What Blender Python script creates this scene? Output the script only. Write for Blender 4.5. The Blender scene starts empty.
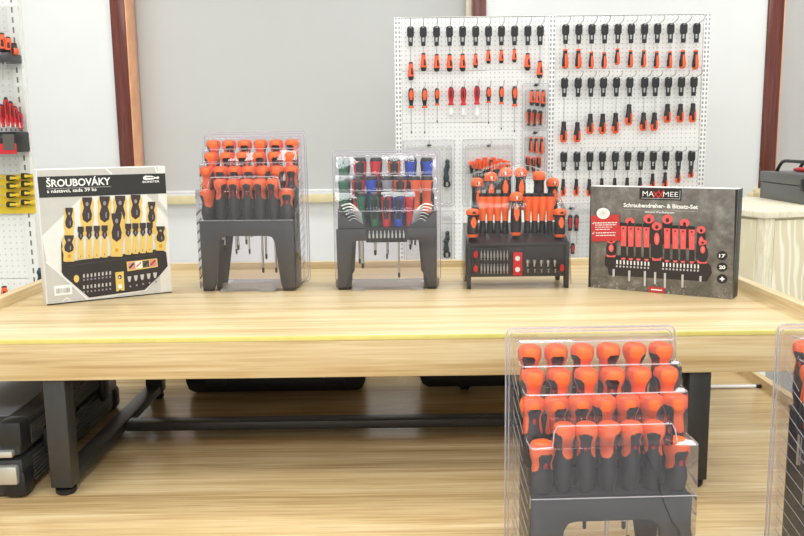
import bpy, bmesh, math, random
from mathutils import Vector, Matrix

rnd = random.Random(7)
scene = bpy.context.scene
COL = scene.collection
PI = math.pi

# ------------------------------------------------------------------ camera
FPX, HCAM = 820.0, 1.15
TILT, ROLL = math.atan(128 / 820.0), 0.0127
cam = bpy.data.cameras.new('camera')
cam.sensor_fit = 'HORIZONTAL'
cam.sensor_width = 36.0
cam.lens = 36.0 * FPX / 804.0
cam.clip_start = 0.02
cam_ob = bpy.data.objects.new('camera', cam)
COL.objects.link(cam_ob)
rot = Matrix.Rotation(PI / 2 - TILT, 3, 'X') @ Matrix.Rotation(-ROLL, 3, 'Z')
cam_ob.matrix_world = Matrix.Translation((0, 0, HCAM)) @ rot.to_4x4()
scene.camera = cam_ob

# ------------------------------------------------------------------ world, lights, exposure
world = bpy.data.worlds.new('world')
scene.world = world
world.use_nodes = True
world.node_tree.nodes['Background'].inputs[0].default_value = (0.9, 0.95, 1.0, 1)
world.node_tree.nodes['Background'].inputs[1].default_value = 0.6
scene.view_settings.view_transform = 'Standard'
scene.view_settings.look = 'None'
scene.view_settings.gamma = 1.0
scene.view_settings.use_curve_mapping = False
scene.view_settings.exposure = -0.88
scene.cycles.transparent_max_bounces = 32
scene.cycles.max_bounces = 8

CEIL = 3.0
LAMPS = [(x, y) for y in (-1.1, 0.5, 2.1, 3.9) for x in (-1.9, 0.25, 2.4)]
for lx, ly in LAMPS:
    ld = bpy.data.lights.new('ceiling_panel_light', 'AREA')
    ld.shape = 'RECTANGLE'
    ld.size, ld.size_y = 1.15, 0.55
    ld.energy = {-1.1: 68.0, 0.5: 31.0, 2.1: 26.0, 3.9: 38.0}[ly]  # unseen row behind the camera is raised as frontal fill
    ld.color = (0.965, 0.985, 1.0)
    lo = bpy.data.objects.new('ceiling_panel_light', ld)
    lo.location = (lx, ly, CEIL - 0.05)
    COL.objects.link(lo)

# ------------------------------------------------------------------ pixel helpers (804 x 536)
ZT, ZL = 0.765, 0.43          # table top, low platform top


def ray(x, y):
    d = rot @ Vector(((x - 402) / FPX, -(y - 268) / FPX, -1.0))
    return d


def onz(x, y, z):
    d = ray(x, y)
    return Vector((0, 0, HCAM)) + d * ((z - HCAM) / d.z)


def ony(x, y, Y):
    d = ray(x, y)
    return Vector((0, 0, HCAM)) + d * (Y / d.y)


# ------------------------------------------------------------------ materials
MATS = {}


def nodes_of(name):
    m = bpy.data.materials.new(name)
    m.use_nodes = True
    nt = m.node_tree
    MATS[name] = m
    return m, nt, nt.nodes['Principled BSDF']


def lin(c):
    return tuple((v / 255.0 / 12.92) if v <= 10 else ((v / 255.0 + 0.055) / 1.055) ** 2.4 for v in c)


def plain(name, rgb, rough=0.5, metal=0.0, var=0.06, scale=30.0, bump=0.0, spec=0.5, srgb=True):
    """plain surface with slight mottling"""
    m, nt, b = nodes_of(name)
    c = lin(rgb) if srgb else rgb
    tc = nt.nodes.new('ShaderNodeTexCoord')
    nz = nt.nodes.new('ShaderNodeTexNoise')
    nz.inputs['Scale'].default_value = scale
    nz.inputs['Detail'].default_value = 3
    nt.links.new(tc.outputs['Object'], nz.inputs['Vector'])
    rp = nt.nodes.new('ShaderNodeValToRGB')
    rp.color_ramp.elements[0].position = 0.3
    rp.color_ramp.elements[1].position = 0.7
    rp.color_ramp.elements[0].color = tuple(v * (1 - var) for v in c) + (1,)
    rp.color_ramp.elements[1].color = tuple(min(1, v * (1 + var)) for v in c) + (1,)
    nt.links.new(nz.outputs['Fac'], rp.inputs['Fac'])
    nt.links.new(rp.outputs['Color'], b.inputs['Base Color'])
    b.inputs['Roughness'].default_value = rough
    b.inputs['Metallic'].default_value = metal
    b.inputs['Specular IOR Level'].default_value = spec
    if bump:
        bp = nt.nodes.new('ShaderNodeBump')
        bp.inputs['Strength'].default_value = bump
        bp.inputs['Distance'].default_value = 0.002
        nt.links.new(nz.outputs['Fac'], bp.inputs['Height'])
        nt.links.new(bp.outputs['Normal'], b.inputs['Normal'])
    return m


def wood(name, stops, scale, fine, rough=0.35, rotz=0.0, wave=0.0, spec=0.5):
    """streaky veneer: noise stretched along the grain, plus fine fibres"""
    m, nt, b = nodes_of(name)
    tc = nt.nodes.new('ShaderNodeTexCoord')
    mp = nt.nodes.new('ShaderNodeMapping')
    mp.inputs['Scale'].default_value = scale
    mp.inputs['Rotation'].default_value = (0, 0, rotz)
    nt.links.new(tc.outputs['Object'], mp.inputs['Vector'])
    n1 = nt.nodes.new('ShaderNodeTexNoise')
    n1.inputs['Scale'].default_value = 1.0
    n1.inputs['Detail'].default_value = 5
    n1.inputs['Roughness'].default_value = 0.6
    n1.inputs['Distortion'].default_value = wave
    nt.links.new(mp.outputs['Vector'], n1.inputs['Vector'])
    mp2 = nt.nodes.new('ShaderNodeMapping')
    mp2.inputs['Scale'].default_value = fine
    mp2.inputs['Rotation'].default_value = (0, 0, rotz)
    nt.links.new(tc.outputs['Object'], mp2.inputs['Vector'])
    n2 = nt.nodes.new('ShaderNodeTexNoise')
    n2.inputs['Scale'].default_value = 1.0
    n2.inputs['Detail'].default_value = 4
    n2.inputs['Distortion'].default_value = 0.4
    nt.links.new(mp2.outputs['Vector'], n2.inputs['Vector'])
    mx = nt.nodes.new('ShaderNodeMath')
    mx.operation = 'MULTIPLY_ADD'
    mx.inputs[1].default_value = 0.42
    nt.links.new(n2.outputs['Fac'], mx.inputs[0])
    sc = nt.nodes.new('ShaderNodeMath')
    sc.operation = 'MULTIPLY'
    sc.inputs[1].default_value = 0.58
    nt.links.new(n1.outputs['Fac'], sc.inputs[0])
    nt.links.new(sc.outputs[0], mx.inputs[2])
    rp = nt.nodes.new('ShaderNodeValToRGB')
    els = rp.color_ramp.elements
    while len(els) < len(stops):
        els.new(0.5)
    for e, (p, c) in zip(els, stops):
        e.position = p
        e.color = lin(c) + (1,)
    nt.links.new(mx.outputs[0], rp.inputs['Fac'])
    nt.links.new(rp.outputs['Color'], b.inputs['Base Color'])
    b.inputs['Roughness'].default_value = rough
    b.inputs['Specular IOR Level'].default_value = spec
    return m


def clear(name, tint, body, rough=0.06, haze=0.05, gain=1.0):
    """thin clear plastic: see-through, fresnel gloss, a little milky haze"""
    m = bpy.data.materials.new(name)
    m.use_nodes = True
    nt = m.node_tree
    nt.nodes.clear()
    out = nt.nodes.new('ShaderNodeOutputMaterial')
    tr = nt.nodes.new('ShaderNodeBsdfTransparent')
    tr.inputs['Color'].default_value = tint + (1,)
    df = nt.nodes.new('ShaderNodeBsdfDiffuse')
    df.inputs['Color'].default_value = body + (1,)
    gl = nt.nodes.new('ShaderNodeBsdfGlossy')
    gl.inputs['Roughness'].default_value = rough
    gl.inputs['Color'].default_value = (1, 1, 1, 1)
    fr = nt.nodes.new('ShaderNodeFresnel')
    fr.inputs['IOR'].default_value = 1.38
    mu = nt.nodes.new('ShaderNodeMath')
    mu.operation = 'MULTIPLY'
    mu.use_clamp = True
    mu.inputs[1].default_value = gain
    nt.links.new(fr.outputs[0], mu.inputs[0])
    m1 = nt.nodes.new('ShaderNodeMixShader')
    m1.inputs[0].default_value = haze
    nt.links.new(tr.outputs[0], m1.inputs[1])
    nt.links.new(df.outputs[0], m1.inputs[2])
    m2 = nt.nodes.new('ShaderNodeMixShader')
    nt.links.new(mu.outputs[0], m2.inputs[0])
    nt.links.new(m1.outputs[0], m2.inputs[1])
    nt.links.new(gl.outputs[0], m2.inputs[2])
    nt.links.new(m2.outputs[0], out.inputs['Surface'])
    MATS[name] = m
    return m


def pegboard_mat(name, rgb, hole, px, pz, rx, rz, ox=0.0, oz=0.0):
    """white sheet steel with a regular grid of punched holes, in object space x / z"""
    m, nt, b = nodes_of(name)
    tc = nt.nodes.new('ShaderNodeTexCoord')
    sp = nt.nodes.new('ShaderNodeSeparateXYZ')
    nt.links.new(tc.outputs['Object'], sp.inputs[0])

    def cell(sock, pitch, half, off):
        a = nt.nodes.new('ShaderNodeMath'); a.operation = 'ADD'; a.inputs[1].default_value = off + 100 * pitch
        nt.links.new(sock, a.inputs[0])
        d = nt.nodes.new('ShaderNodeMath'); d.operation = 'DIVIDE'; d.inputs[1].default_value = pitch
        nt.links.new(a.outputs[0], d.inputs[0])
        fr = nt.nodes.new('ShaderNodeMath'); fr.operation = 'FRACT'
        nt.links.new(d.outputs[0], fr.inputs[0])
        s = nt.nodes.new('ShaderNodeMath'); s.operation = 'SUBTRACT'; s.inputs[1].default_value = 0.5
        nt.links.new(fr.outputs[0], s.inputs[0])
        ab = nt.nodes.new('ShaderNodeMath'); ab.operation = 'ABSOLUTE'
        nt.links.new(s.outputs[0], ab.inputs[0])
        lt = nt.nodes.new('ShaderNodeMath'); lt.operation = 'LESS_THAN'; lt.inputs[1].default_value = half / pitch
        nt.links.new(ab.outputs[0], lt.inputs[0])
        return lt
    a = cell(sp.outputs['X'], px, rx, ox)
    c = cell(sp.outputs['Z'], pz, rz, oz)
    mu = nt.nodes.new('ShaderNodeMath'); mu.operation = 'MULTIPLY'
    nt.links.new(a.outputs[0], mu.inputs[0]); nt.links.new(c.outputs[0], mu.inputs[1])
    mix = nt.nodes.new('ShaderNodeMix'); mix.data_type = 'RGBA'
    mix.inputs['A'].default_value = lin(rgb) + (1,)
    mix.inputs['B'].default_value = lin(hole) + (1,)
    nt.links.new(mu.outputs[0], mix.inputs['Factor'])
    nt.links.new(mix.outputs['Result'], b.inputs['Base Color'])
    b.inputs['Roughness'].default_value = 0.45
    return m


plain('wall_white', (230, 230, 228), 0.8, var=0.012, scale=4)
plain('ceiling_white', (238, 238, 236), 0.9, var=0.01, scale=4)
plain('floor_tile', (226, 225, 220), 0.15, var=0.02, scale=3)
plain('blind_grey', (200, 200, 197), 0.9, var=0.012, scale=200)
wood('window_wood', [(0.3, (66, 30, 23)), (0.5, (104, 50, 40)), (0.72, (132, 76, 64))],
     (60, 60, 1.5), (220, 220, 6), rough=0.22)
plain('reveal_wood_gloss', (242, 176, 130), 0.2, var=0.12, scale=8)  # varnished orange wood, lightened so the colour holds its gloss highlight
plain('cream_trim', (228, 214, 188), 0.5)
WOOD = [(0.30, (180, 148, 100)), (0.42, (203, 175, 126)), (0.53, (218, 195, 150)), (0.68, (234, 217, 180))]
wood('table_wood', WOOD, (0.9, 34, 34), (5, 190, 190), rough=0.30, wave=0.3)
wood('table_wood_side', WOOD, (26, 1.1, 26), (170, 6, 170), rough=0.32, wave=0.3)
WOOD2 = [(0.30, (160, 128, 84)), (0.42, (194, 163, 114)), (0.54, (218, 191, 142)), (0.68, (238, 218, 176))]
wood('platform_wood', WOOD2, (0.9, 17, 17), (5, 150, 150), rough=0.26, wave=0.5)
wood('platform_wood_side', WOOD2, (17, 0.9, 17), (150, 5, 150), rough=0.3, wave=0.5)
plain('edge_yellow', (222, 208, 120), 0.3, var=0.05)
wood('counter_wood', [(0.34, (212, 202, 170)), (0.47, (220, 211, 182)), (0.53, (232, 226, 204)), (0.62, (222, 213, 184))],
     (22, 22, 3.0), (120, 120, 10), rough=0.5, wave=3.0)
m, nt, b = nodes_of('counter_panel')
tc = nt.nodes.new('ShaderNodeTexCoord')
mp = nt.nodes.new('ShaderNodeMapping'); mp.inputs['Scale'].default_value = (1.0, 1.0, 0.22)
nt.links.new(tc.outputs['Object'], mp.inputs['Vector'])
wv = nt.nodes.new('ShaderNodeTexWave'); wv.wave_type = 'BANDS'; wv.bands_direction = 'X'
wv.inputs['Scale'].default_value = 9.0; wv.inputs['Distortion'].default_value = 9.0
wv.inputs['Detail'].default_value = 1.5; wv.inputs['Detail Scale'].default_value = 1.6
nt.links.new(mp.outputs[0], wv.inputs['Vector'])
rp = nt.nodes.new('ShaderNodeValToRGB')
rp.color_ramp.elements[0].position = 0.55; rp.color_ramp.elements[0].color = lin((216, 206, 174)) + (1,)
rp.color_ramp.elements[1].position = 0.95; rp.color_ramp.elements[1].color = lin((236, 230, 210)) + (1,)
nt.links.new(wv.outputs['Fac'], rp.inputs['Fac'])
nt.links.new(rp.outputs['Color'], b.inputs['Base Color']); b.inputs['Roughness'].default_value = 0.5
plain('sill_wood', (226, 210, 164), 0.35, var=0.08, scale=12)
plain('black_metal', (52, 51, 49), 0.38, var=0.1, scale=60, spec=0.5)
plain('black_plastic', (26, 26, 28), 0.42, var=0.08)
plain('rack_plastic', (66, 67, 70), 0.42, var=0.06)
plain('rack_black', (48, 46, 47), 0.4, var=0.06)
plain('rubber', (20, 20, 21), 0.6)
plain('orange', (255, 112, 54), 0.38, var=0.03)
plain('orange_tool', (250, 100, 52), 0.38, var=0.03)
plain('red_plastic', (206, 38, 42), 0.4, var=0.03)
plain('red_dot', (196, 26, 30), 0.4)
plain('grip_black', (38, 36, 38), 0.5, var=0.06)
plain('green', (32, 112, 76), 0.4, var=0.03)
plain('blue', (26, 78, 196), 0.4, var=0.03)
plain('red', (222, 40, 48), 0.4, var=0.03)
plain('smoke_grey', (160, 162, 166), 0.25, var=0.03)
plain('teal_dark', (38, 62, 64), 0.4)
plain('yellow', (232, 198, 40), 0.45, var=0.03)
plain('steel', (196, 196, 194), 0.28, metal=1.0, var=0.05)
plain('key_steel', (226, 226, 222), 0.3, metal=0.5, var=0.03)
plain('steel_dark', (90, 90, 92), 0.35, metal=0.8, var=0.05)
plain('tip_black', (40, 40, 42), 0.4)
plain('white_plastic', (236, 236, 232), 0.35, var=0.02)
plain('white_rod', (232, 236, 238), 0.35, var=0.02)
plain('carton_white', (224, 222, 216), 0.55, var=0.02)
plain('carton_black', (24, 24, 26), 0.45)
plain('toolbox_grey', (96, 98, 97), 0.4, var=0.04)
plain('case_dark', (58, 58, 58), 0.38, var=0.08, scale=50, metal=0.2)
plain('case_rib', (104, 104, 104), 0.35, var=0.05, metal=0.3)
plain('case_panel', (120, 121, 126), 0.5, var=0.12, scale=240)
plain('case_black', (30, 30, 31), 0.45)
plain('latch', (200, 198, 190), 0.3, metal=0.6)
plain('shelf_steel', (234, 234, 230), 0.4, var=0.01)
pegboard_mat('peg_holes', (243, 243, 241), (196, 197, 196), 0.0222, 0.0222, 0.0030, 0.0030)
pegboard_mat('slot_strip', (240, 240, 238), (150, 151, 154), 0.016, 0.0225, 0.0042, 0.0062)
pegboard_mat('gondola_holes', (236, 236, 230), (206, 205, 196), 0.0222, 0.0222, 0.0026, 0.0030)
pegboard_mat('gondola_slots', (236, 236, 230), (112, 104, 86), 0.06, 0.035, 0.0030, 0.0100, 0.03)
clear('clear_shell', (0.965, 0.955, 0.975), (0.85, 0.82, 0.88), 0.05, 0.042, 1.1)  # lilac tint and extra haze imitate reflections on the shell
clear('clear_edge', (0.86, 0.84, 0.88), (0.93, 0.90, 0.95), 0.12, 0.32, 1.2)
clear('clear_film', (0.998, 0.998, 0.998), (0.95, 0.95, 0.95), 0.10, 0.006, 0.55)
clear('clear_card', (0.995, 0.995, 0.995), (0.95, 0.95, 0.95), 0.15, 0.10, 0.6)
clear('window_glass', (0.9, 0.93, 0.92), (0.8, 0.8, 0.8), 0.02, 0.02, 1.0)
# print inks
for n, c in dict(ink_grey=(196, 194, 187), ink_light=(226, 224, 218), ink_band=(38, 38, 37), ink_white=(240, 240, 236),
                 ink_yellow=(224, 190, 102), ink_ochre=(200, 150, 44), ink_brownblack=(58, 48, 50), ink_dark=(44, 39, 39),
                 ink_shine=(150, 140, 146), ink_silver=(196, 190, 186), ink_red=(198, 52, 52), ink_tool_red=(236, 92, 88),
                 ink_tool_red_light=(244, 130, 120), ink_logo_red=(214, 52, 46), ink_black=(28, 27, 28), ink_midgrey=(70, 66, 64),
                 ink_pink=(206, 140, 134), ink_shadow=(90, 86, 80)).items():
    plain(n, c, 0.45, var=0.03, scale=60)
# concrete print of the red-tool carton
m, nt, b = nodes_of('ink_concrete')
tc = nt.nodes.new('ShaderNodeTexCoord')
nz = nt.nodes.new('ShaderNodeTexNoise'); nz.inputs['Scale'].default_value = 26; nz.inputs['Detail'].default_value = 9
nz.inputs['Roughness'].default_value = 0.7
nt.links.new(tc.outputs['Object'], nz.inputs['Vector'])
rp = nt.nodes.new('ShaderNodeValToRGB')
for i, (p, c) in enumerate([(0.32, (78, 74, 68)), (0.52, (112, 107, 99)), (0.72, (152, 147, 137))]):
    if i > 1:
        rp.color_ramp.elements.new(p)
    rp.color_ramp.elements[i].position = p
    rp.color_ramp.elements[i].color = lin(c) + (1,)
nt.links.new(nz.outputs['Fac'], rp.inputs['Fac'])
# chalky splashes along the lower edge of the print
sp = nt.nodes.new('ShaderNodeSeparateXYZ'); nt.links.new(tc.outputs['Object'], sp.inputs[0])
mr = nt.nodes.new('ShaderNodeMapRange'); mr.inputs[1].default_value = 0.075; mr.inputs[2].default_value = 0.0
mr.inputs[3].default_value = 0.0; mr.inputs[4].default_value = 0.17
nt.links.new(sp.outputs['Z'], mr.inputs[0])
n2 = nt.nodes.new('ShaderNodeTexNoise'); n2.inputs['Scale'].default_value = 110; n2.inputs['Detail'].default_value = 8; n2.inputs['Roughness'].default_value = 0.7
nt.links.new(tc.outputs['Object'], n2.inputs['Vector'])
ad = nt.nodes.new('ShaderNodeMath'); ad.operation = 'ADD'
nt.links.new(mr.outputs[0], ad.inputs[0]); nt.links.new(n2.outputs['Fac'], ad.inputs[1])
r2 = nt.nodes.new('ShaderNodeMapRange'); r2.inputs[1].default_value = 0.70; r2.inputs[2].default_value = 0.86
nt.links.new(ad.outputs[0], r2.inputs[0])
mx = nt.nodes.new('ShaderNodeMix'); mx.data_type = 'RGBA'
nt.links.new(r2.outputs[0], mx.inputs['Factor']); nt.links.new(rp.outputs[0], mx.inputs['A'])
mx.inputs['B'].default_value = lin((214, 210, 200)) + (1,)
nt.links.new(mx.outputs['Result'], b.inputs['Base Color']); b.inputs['Roughness'].default_value = 0.4


# ------------------------------------------------------------------ mesh helpers
class MB:
    def __init__(self):
        self.v, self.f, self.m, self.mats = [], [], [], []

    def mi(self, mat):
        if mat not in self.mats:
            self.mats.append(mat)
        return self.mats.index(mat)

    def add(self, vs, fs, mat):
        o = len(self.v)
        self.v += [tuple(p) for p in vs]
        k = self.mi(mat)
        for f in fs:
            self.f.append(tuple(i + o for i in f))
            self.m.append(k)
        return self

    def box(self, x0, x1, y0, y1, z0, z1, mat):
        vs = [(x, y, z) for z in (z0, z1) for y in (y0, y1) for x in (x0, x1)]
        return self.add(vs, [(0, 2, 3, 1), (4, 5, 7, 6), (0, 1, 5, 4), (2, 6, 7, 3), (0, 4, 6, 2), (1, 3, 7, 5)], mat)

    def prism(self, poly, y0, y1, mat):
        """xz outline extruded along y"""
        n = len(poly)
        vs = [(p[0], y0, p[1]) for p in poly] + [(p[0], y1, p[1]) for p in poly]
        fs = [tuple(range(n)), tuple(range(2 * n - 1, n - 1, -1))]
        fs += [(i, i + n, (i + 1) % n + n, (i + 1) % n) for i in range(n)]
        return self.add(vs, fs, mat)

    def prism_x(self, poly, x0, x1, mat):
        """yz outline extruded along x"""
        n = len(poly)
        vs = [(x0, p[0], p[1]) for p in poly] + [(x1, p[0], p[1]) for p in poly]
        fs = [tuple(range(n - 1, -1, -1)), tuple(range(n, 2 * n))]
        fs += [(i, (i + 1) % n, (i + 1) % n + n, i + n) for i in range(n)]
        return self.add(vs, fs, mat)

    def lathe(self, prof, seg, mat, c=(0, 0, 0), cap=True):
        """prof: (z, r) from bottom to top, about the z axis"""
        vs, fs = [], []
        n = len(prof)
        for z, r in prof:
            for k in range(seg):
                a = 2 * PI * k / seg
                vs.append((c[0] + r * math.sin(a), c[1] - r * math.cos(a), c[2] + z))
        for i in range(n - 1):
            for k in range(seg):
                k2 = (k + 1) % seg
                fs.append((i * seg + k, i * seg + k2, (i + 1) * seg + k2, (i + 1) * seg + k))
        if cap:
            fs.append(tuple(range(seg - 1, -1, -1)))
            fs.append(tuple((n - 1) * seg + k for k in range(seg)))
        return self.add(vs, fs, mat)

    def tube(self, pts, r, mat, seg=8):
        pts = [Vector(p) for p in pts]
        vs, fs = [], []
        n = len(pts)
        up = None
        for i, p in enumerate(pts):
            t = (pts[min(i + 1, n - 1)] - pts[max(i - 1, 0)]).normalized()
            if up is None:
                up = Vector((0, 0, 1)) if abs(t.z) < 0.9 else Vector((0, 1, 0))
            s = t.cross(up).normalized()
            u = s.cross(t).normalized()
            up = u
            rr = r[i] if isinstance(r, (list, tuple)) else r
            for k in range(seg):
                a = 2 * PI * k / seg
                vs.append(p + s * (rr * math.cos(a)) + u * (rr * math.sin(a)))
        for i in range(n - 1):
            for k in range(seg):
                k2 = (k + 1) % seg
                fs.append((i * seg + k, i * seg + k2, (i + 1) * seg + k2, (i + 1) * seg + k))
        fs.append(tuple(range(seg - 1, -1, -1)))
        fs.append(tuple((n - 1) * seg + k for k in range(seg)))
        return self.add(vs, fs, mat)

    def mesh(self, name, bevel=0.0, bseg=2, smooth=35.0, weld=True):
        me = bpy.data.meshes.new(name)
        me.from_pydata(self.v, [], self.f)
        for mt in self.mats:
            me.materials.append(MATS[mt])
        me.polygons.foreach_set('material_index', self.m)
        bm = bmesh.new()
        bm.from_mesh(me)
        if weld:
            bmesh.ops.remove_doubles(bm, verts=bm.verts, dist=1e-6)
        bmesh.ops.recalc_face_normals(bm, faces=bm.faces)
        if bevel > 0:
            es = [e for e in bm.edges if len(e.link_faces) == 2 and e.calc_face_angle(0) > math.radians(25)]
            bmesh.ops.bevel(bm, geom=es, offset=bevel, segments=bseg, profile=0.5, affect='EDGES', clamp_overlap=True)
        bm.to_mesh(me)
        bm.free()
        if smooth:
            me.polygons.foreach_set('use_smooth', [True] * len(me.polygons))
            me.set_sharp_from_angle(angle=math.radians(smooth))
        me.update()
        return me


def link(name, me, parent=None, loc=(0, 0, 0), rotz=0.0):
    o = bpy.data.objects.new(name, me)
    COL.objects.link(o)
    o.location = loc
    o.rotation_euler = (0, 0, rotz)
    if parent is not None:
        o.parent = parent
    return o


def thing(name, label, cat, loc=(0, 0, 0), rotz=0.0, group=None):
    o = link(name, None, None, loc, rotz)
    o.empty_display_size = 0.05
    return tag(o, label, cat, group)


def tag(o, label, cat, group=None):
    o['label'] = label
    o['category'] = cat
    if group:
        o['group'] = group
    return o


def struct(o):
    o['kind'] = 'structure'
    return o


def rrect(x0, x1, z0, z1, r, n=5):
    pts = []
    for cx, cz, a0 in ((x1 - r, z0 + r, -PI / 2), (x1 - r, z1 - r, 0), (x0 + r, z1 - r, PI / 2), (x0 + r, z0 + r, PI)):
        for k in range(n + 1):
            a = a0 + (PI / 2) * k / n
            pts.append((cx + r * math.cos(a), cz + r * math.sin(a)))
    return pts


TEXTS = {}


def text_geo(s, bold=0.0):
    """outline of a string as flat triangles, unit height, left aligned"""
    if (s, bold) in TEXTS:
        return TEXTS[(s, bold)]
    cu = bpy.data.curves.new('lettering', 'FONT')
    cu.body = s
    cu.size = 1.0
    cu.offset = bold
    cu.resolution_u = 3
    ob = bpy.data.objects.new('lettering', cu)
    COL.objects.link(ob)
    dg = bpy.context.evaluated_depsgraph_get()
    me = bpy.data.meshes.new_from_object(ob.evaluated_get(dg))
    vs = [(v.co.x, v.co.y) for v in me.vertices]
    fs = [tuple(p.vertices) for p in me.polygons]
    bpy.data.objects.remove(ob)
    bpy.data.meshes.remove(me)
    bpy.data.curves.remove(cu)
    x0 = min(v[0] for v in vs); x1 = max(v[0] for v in vs)
    y0 = min(v[1] for v in vs); y1 = max(v[1] for v in vs)
    TEXTS[(s, bold)] = (vs, fs, x0, x1, y0, y1)
    return TEXTS[(s, bold)]


# ================================================================== THE ROOM
XL, XR, YB, YW = -4.0, 4.2, -2.6, 5.0
WZ0 = 0.835                                    # window bottom
W1 = (-1.62, 0.445)                            # openings
W2 = (2.25, 3.9)
WZ1 = 2.7
b = MB()
b.box(XL, XR, YB, 5.6, -0.1, 0.0, 'floor_tile')
struct(link('floor', b.mesh('floor', smooth=0)))
b = MB()
b.box(XL, XR, YB, 5.6, CEIL, CEIL + 0.1, 'ceiling_white')
struct(link('ceiling', b.mesh('ceiling', smooth=0)))
b = MB()
T = 0.30
b.box(XL, XR, YW, YW + T, 0, WZ0, 'wall_white')
b.box(XL, XR, YW, YW + T, WZ1, CEIL, 'wall_white')
for xa, xb in ((XL, W1[0]), (W1[1], W2[0]), (W2[1], XR)):
    b.box(xa, xb, YW, YW + T, WZ0, WZ1, 'wall_white')
struct(link('wall_back', b.mesh('wall_back', smooth=0, weld=False)))
for nm, xa, xb, ya, yb in (('wall_left', XL - 0.1, XL, YB, 5.3), ('wall_right', XR, XR + 0.1, YB, 5.3),
                           ('wall_front', XL, XR, YB - 0.1, YB)):
    b = MB()
    b.box(xa, xb, ya, yb, 0, CEIL, 'wall_white')
    struct(link(nm, b.mesh(nm, smooth=0)))


def window(name, x0, x1, left_w, right_w):
    """red-brown casing boards around a deep reveal, glass at the back, pale sill"""
    w = struct(link(name, None, None, ((x0 + x1) / 2, YW, WZ0)))
    cx = (x0 + x1) / 2

    def bx(nm, xa, xb, ya, yb, za, zb, mat, bev=0.004):
        q = MB()
        q.box(xa - cx, xb - cx, ya - YW, yb - YW, za - WZ0, zb - WZ0, mat)
        return link(nm, q.mesh(nm, bevel=bev), w)
    bx('window_frame_post', x0 - left_w, x0, YW - 0.018, YW + 0.16, WZ0, WZ1, 'window_wood')
    bx('window_frame_post', x1, x1 + right_w, YW - 0.018, YW + 0.16, WZ0, WZ1, 'window_wood')
    bx('window_frame_head', x0 - left_w, x1 + right_w, YW - 0.018, YW + 0.16, WZ1 - 0.07, WZ1, 'window_wood')
    bx('reveal_lining', x0, x0 + 0.006, YW - 0.016, YW + 0.16, WZ0, WZ1 - 0.07, 'reveal_wood_gloss', 0.001)
    bx('window_pane', x0, x1, YW + 0.22, YW + 0.226, WZ0, WZ1 - 0.07, 'window_glass', 0)
    bx('window_sill', x0 - left_w - 0.03, x1 + right_w + 0.03, YW - 0.05, YW + 0.2, WZ0 - 0.052, WZ0 - 0.004, 'sill_wood', 0.006)
    return w


window('window_1', -1.605, 0.437, 0.088, 0.076)
window('window_2', 2.263, 3.9, 0.091, 0.09)


def blind(x0, x1, label, group):
    t = thing('roller_blind', label, 'blind', ((x0 + x1) / 2, YW + 0.17, WZ0), 0, group)
    h = (x1 - x0) / 2
    q = MB(); q.box(-h, h, 0, 0.002, 0.016, WZ1 - WZ0 - 0.10, 'blind_grey')
    link('blind_cloth', q.mesh('blind_cloth', smooth=0), t)
    q = MB(); q.box(-h, h, -0.006, 0.008, 0.0, 0.018, 'white_plastic')
    link('bottom_bar', q.mesh('bottom_bar', bevel=0.003), t)
    q = MB(); q.tube([(-h, 0.012, WZ1 - WZ0 - 0.10), (h, 0.012, WZ1 - WZ0 - 0.10)], 0.026, 'white_plastic', 14)
    link('roller_tube', q.mesh('roller_tube'), t)


blind(-1.600, 0.425, 'wide pale grey roller blind lowered behind the table', 'grey roller blinds')
blind(2.268, 3.88, 'grey roller blind above the grey toolbox at the right edge', 'grey roller blinds')
q = MB(); q.box(0.403, 0.436, YW + 0.07, YW + 0.1, WZ0, WZ1 - 0.08, 'cream_trim')
struct(link('trim_1', q.mesh('trim_1', bevel=0.003)))

# ceiling lamps (unseen, above the frame): housing + the area light below each
lamp_me = None
for i, (lx, ly) in enumerate(LAMPS):
    if lamp_me is None:
        q = MB(); q.box(-0.6, 0.6, -0.3, 0.3, -0.035, 0.0, 'shelf_steel')
        lamp_me = q.mesh('ceiling_lamp', bevel=0.004)
    tag(link('ceiling_lamp', lamp_me, None, (lx, ly, CEIL)),
        'flat white rectangular panel lamp on the ceiling, unseen above the frame', 'lamp', 'ceiling panel lamps')

# ================================================================== LOW PLATFORM
PX0, PX1, PY0, PY1 = -1.20, 1.05, 0.95, 2.62
t = thing('low_platform', 'wide low light-wood display platform under the table', 'platform', (0, 0, 0))
q = MB(); q.box(PX0, PX1, PY0, PY1, ZL - 0.06, ZL, 'platform_wood')
link('top_board', q.mesh('top_board', bevel=0.004), t)
q = MB(); q.box(PX0 + 0.05, PX1 - 0.05, PY0 + 0.05, PY1 - 0.03, 0, ZL - 0.06, 'platform_wood')
link('plinth', q.mesh('plinth', bevel=0.003), t)
for nm, xa, xb, ya, yb, mt in (('rim_board', PX1 - 0.018, PX1 + 0.004, PY0, PY1, 'platform_wood_side'),
                               ('rim_board', PX0 - 0.004, PX0 + 0.018, PY0, PY1, 'platform_wood_side'),
                               ('rim_board', PX0 + 0.018, PX1 - 0.018, PY1 - 0.018, PY1 + 0.004, 'platform_wood')):
    q = MB(); q.box(xa, xb, ya, yb, ZL - 0.06, ZL + 0.028, mt)
    link(nm, q.mesh(nm, bevel=0.003), t)

# ================================================================== DISPLAY TABLE
TX0, TX1, TY0, TY1 = -0.98, 0.87, 1.597, 2.50
SLAB = 0.086
t = thing('display_table', 'light-wood display table with thick top and black steel legs', 'table', (0, 0, ZL))


def tb(nm, xa, xb, ya, yb, za, zb, mt, bev=0.003, par=None):
    q = MB(); q.box(xa, xb, ya, yb, za - ZL, zb - ZL, mt)
    return link(nm, q.mesh(nm, bevel=bev), par or t)


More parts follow.
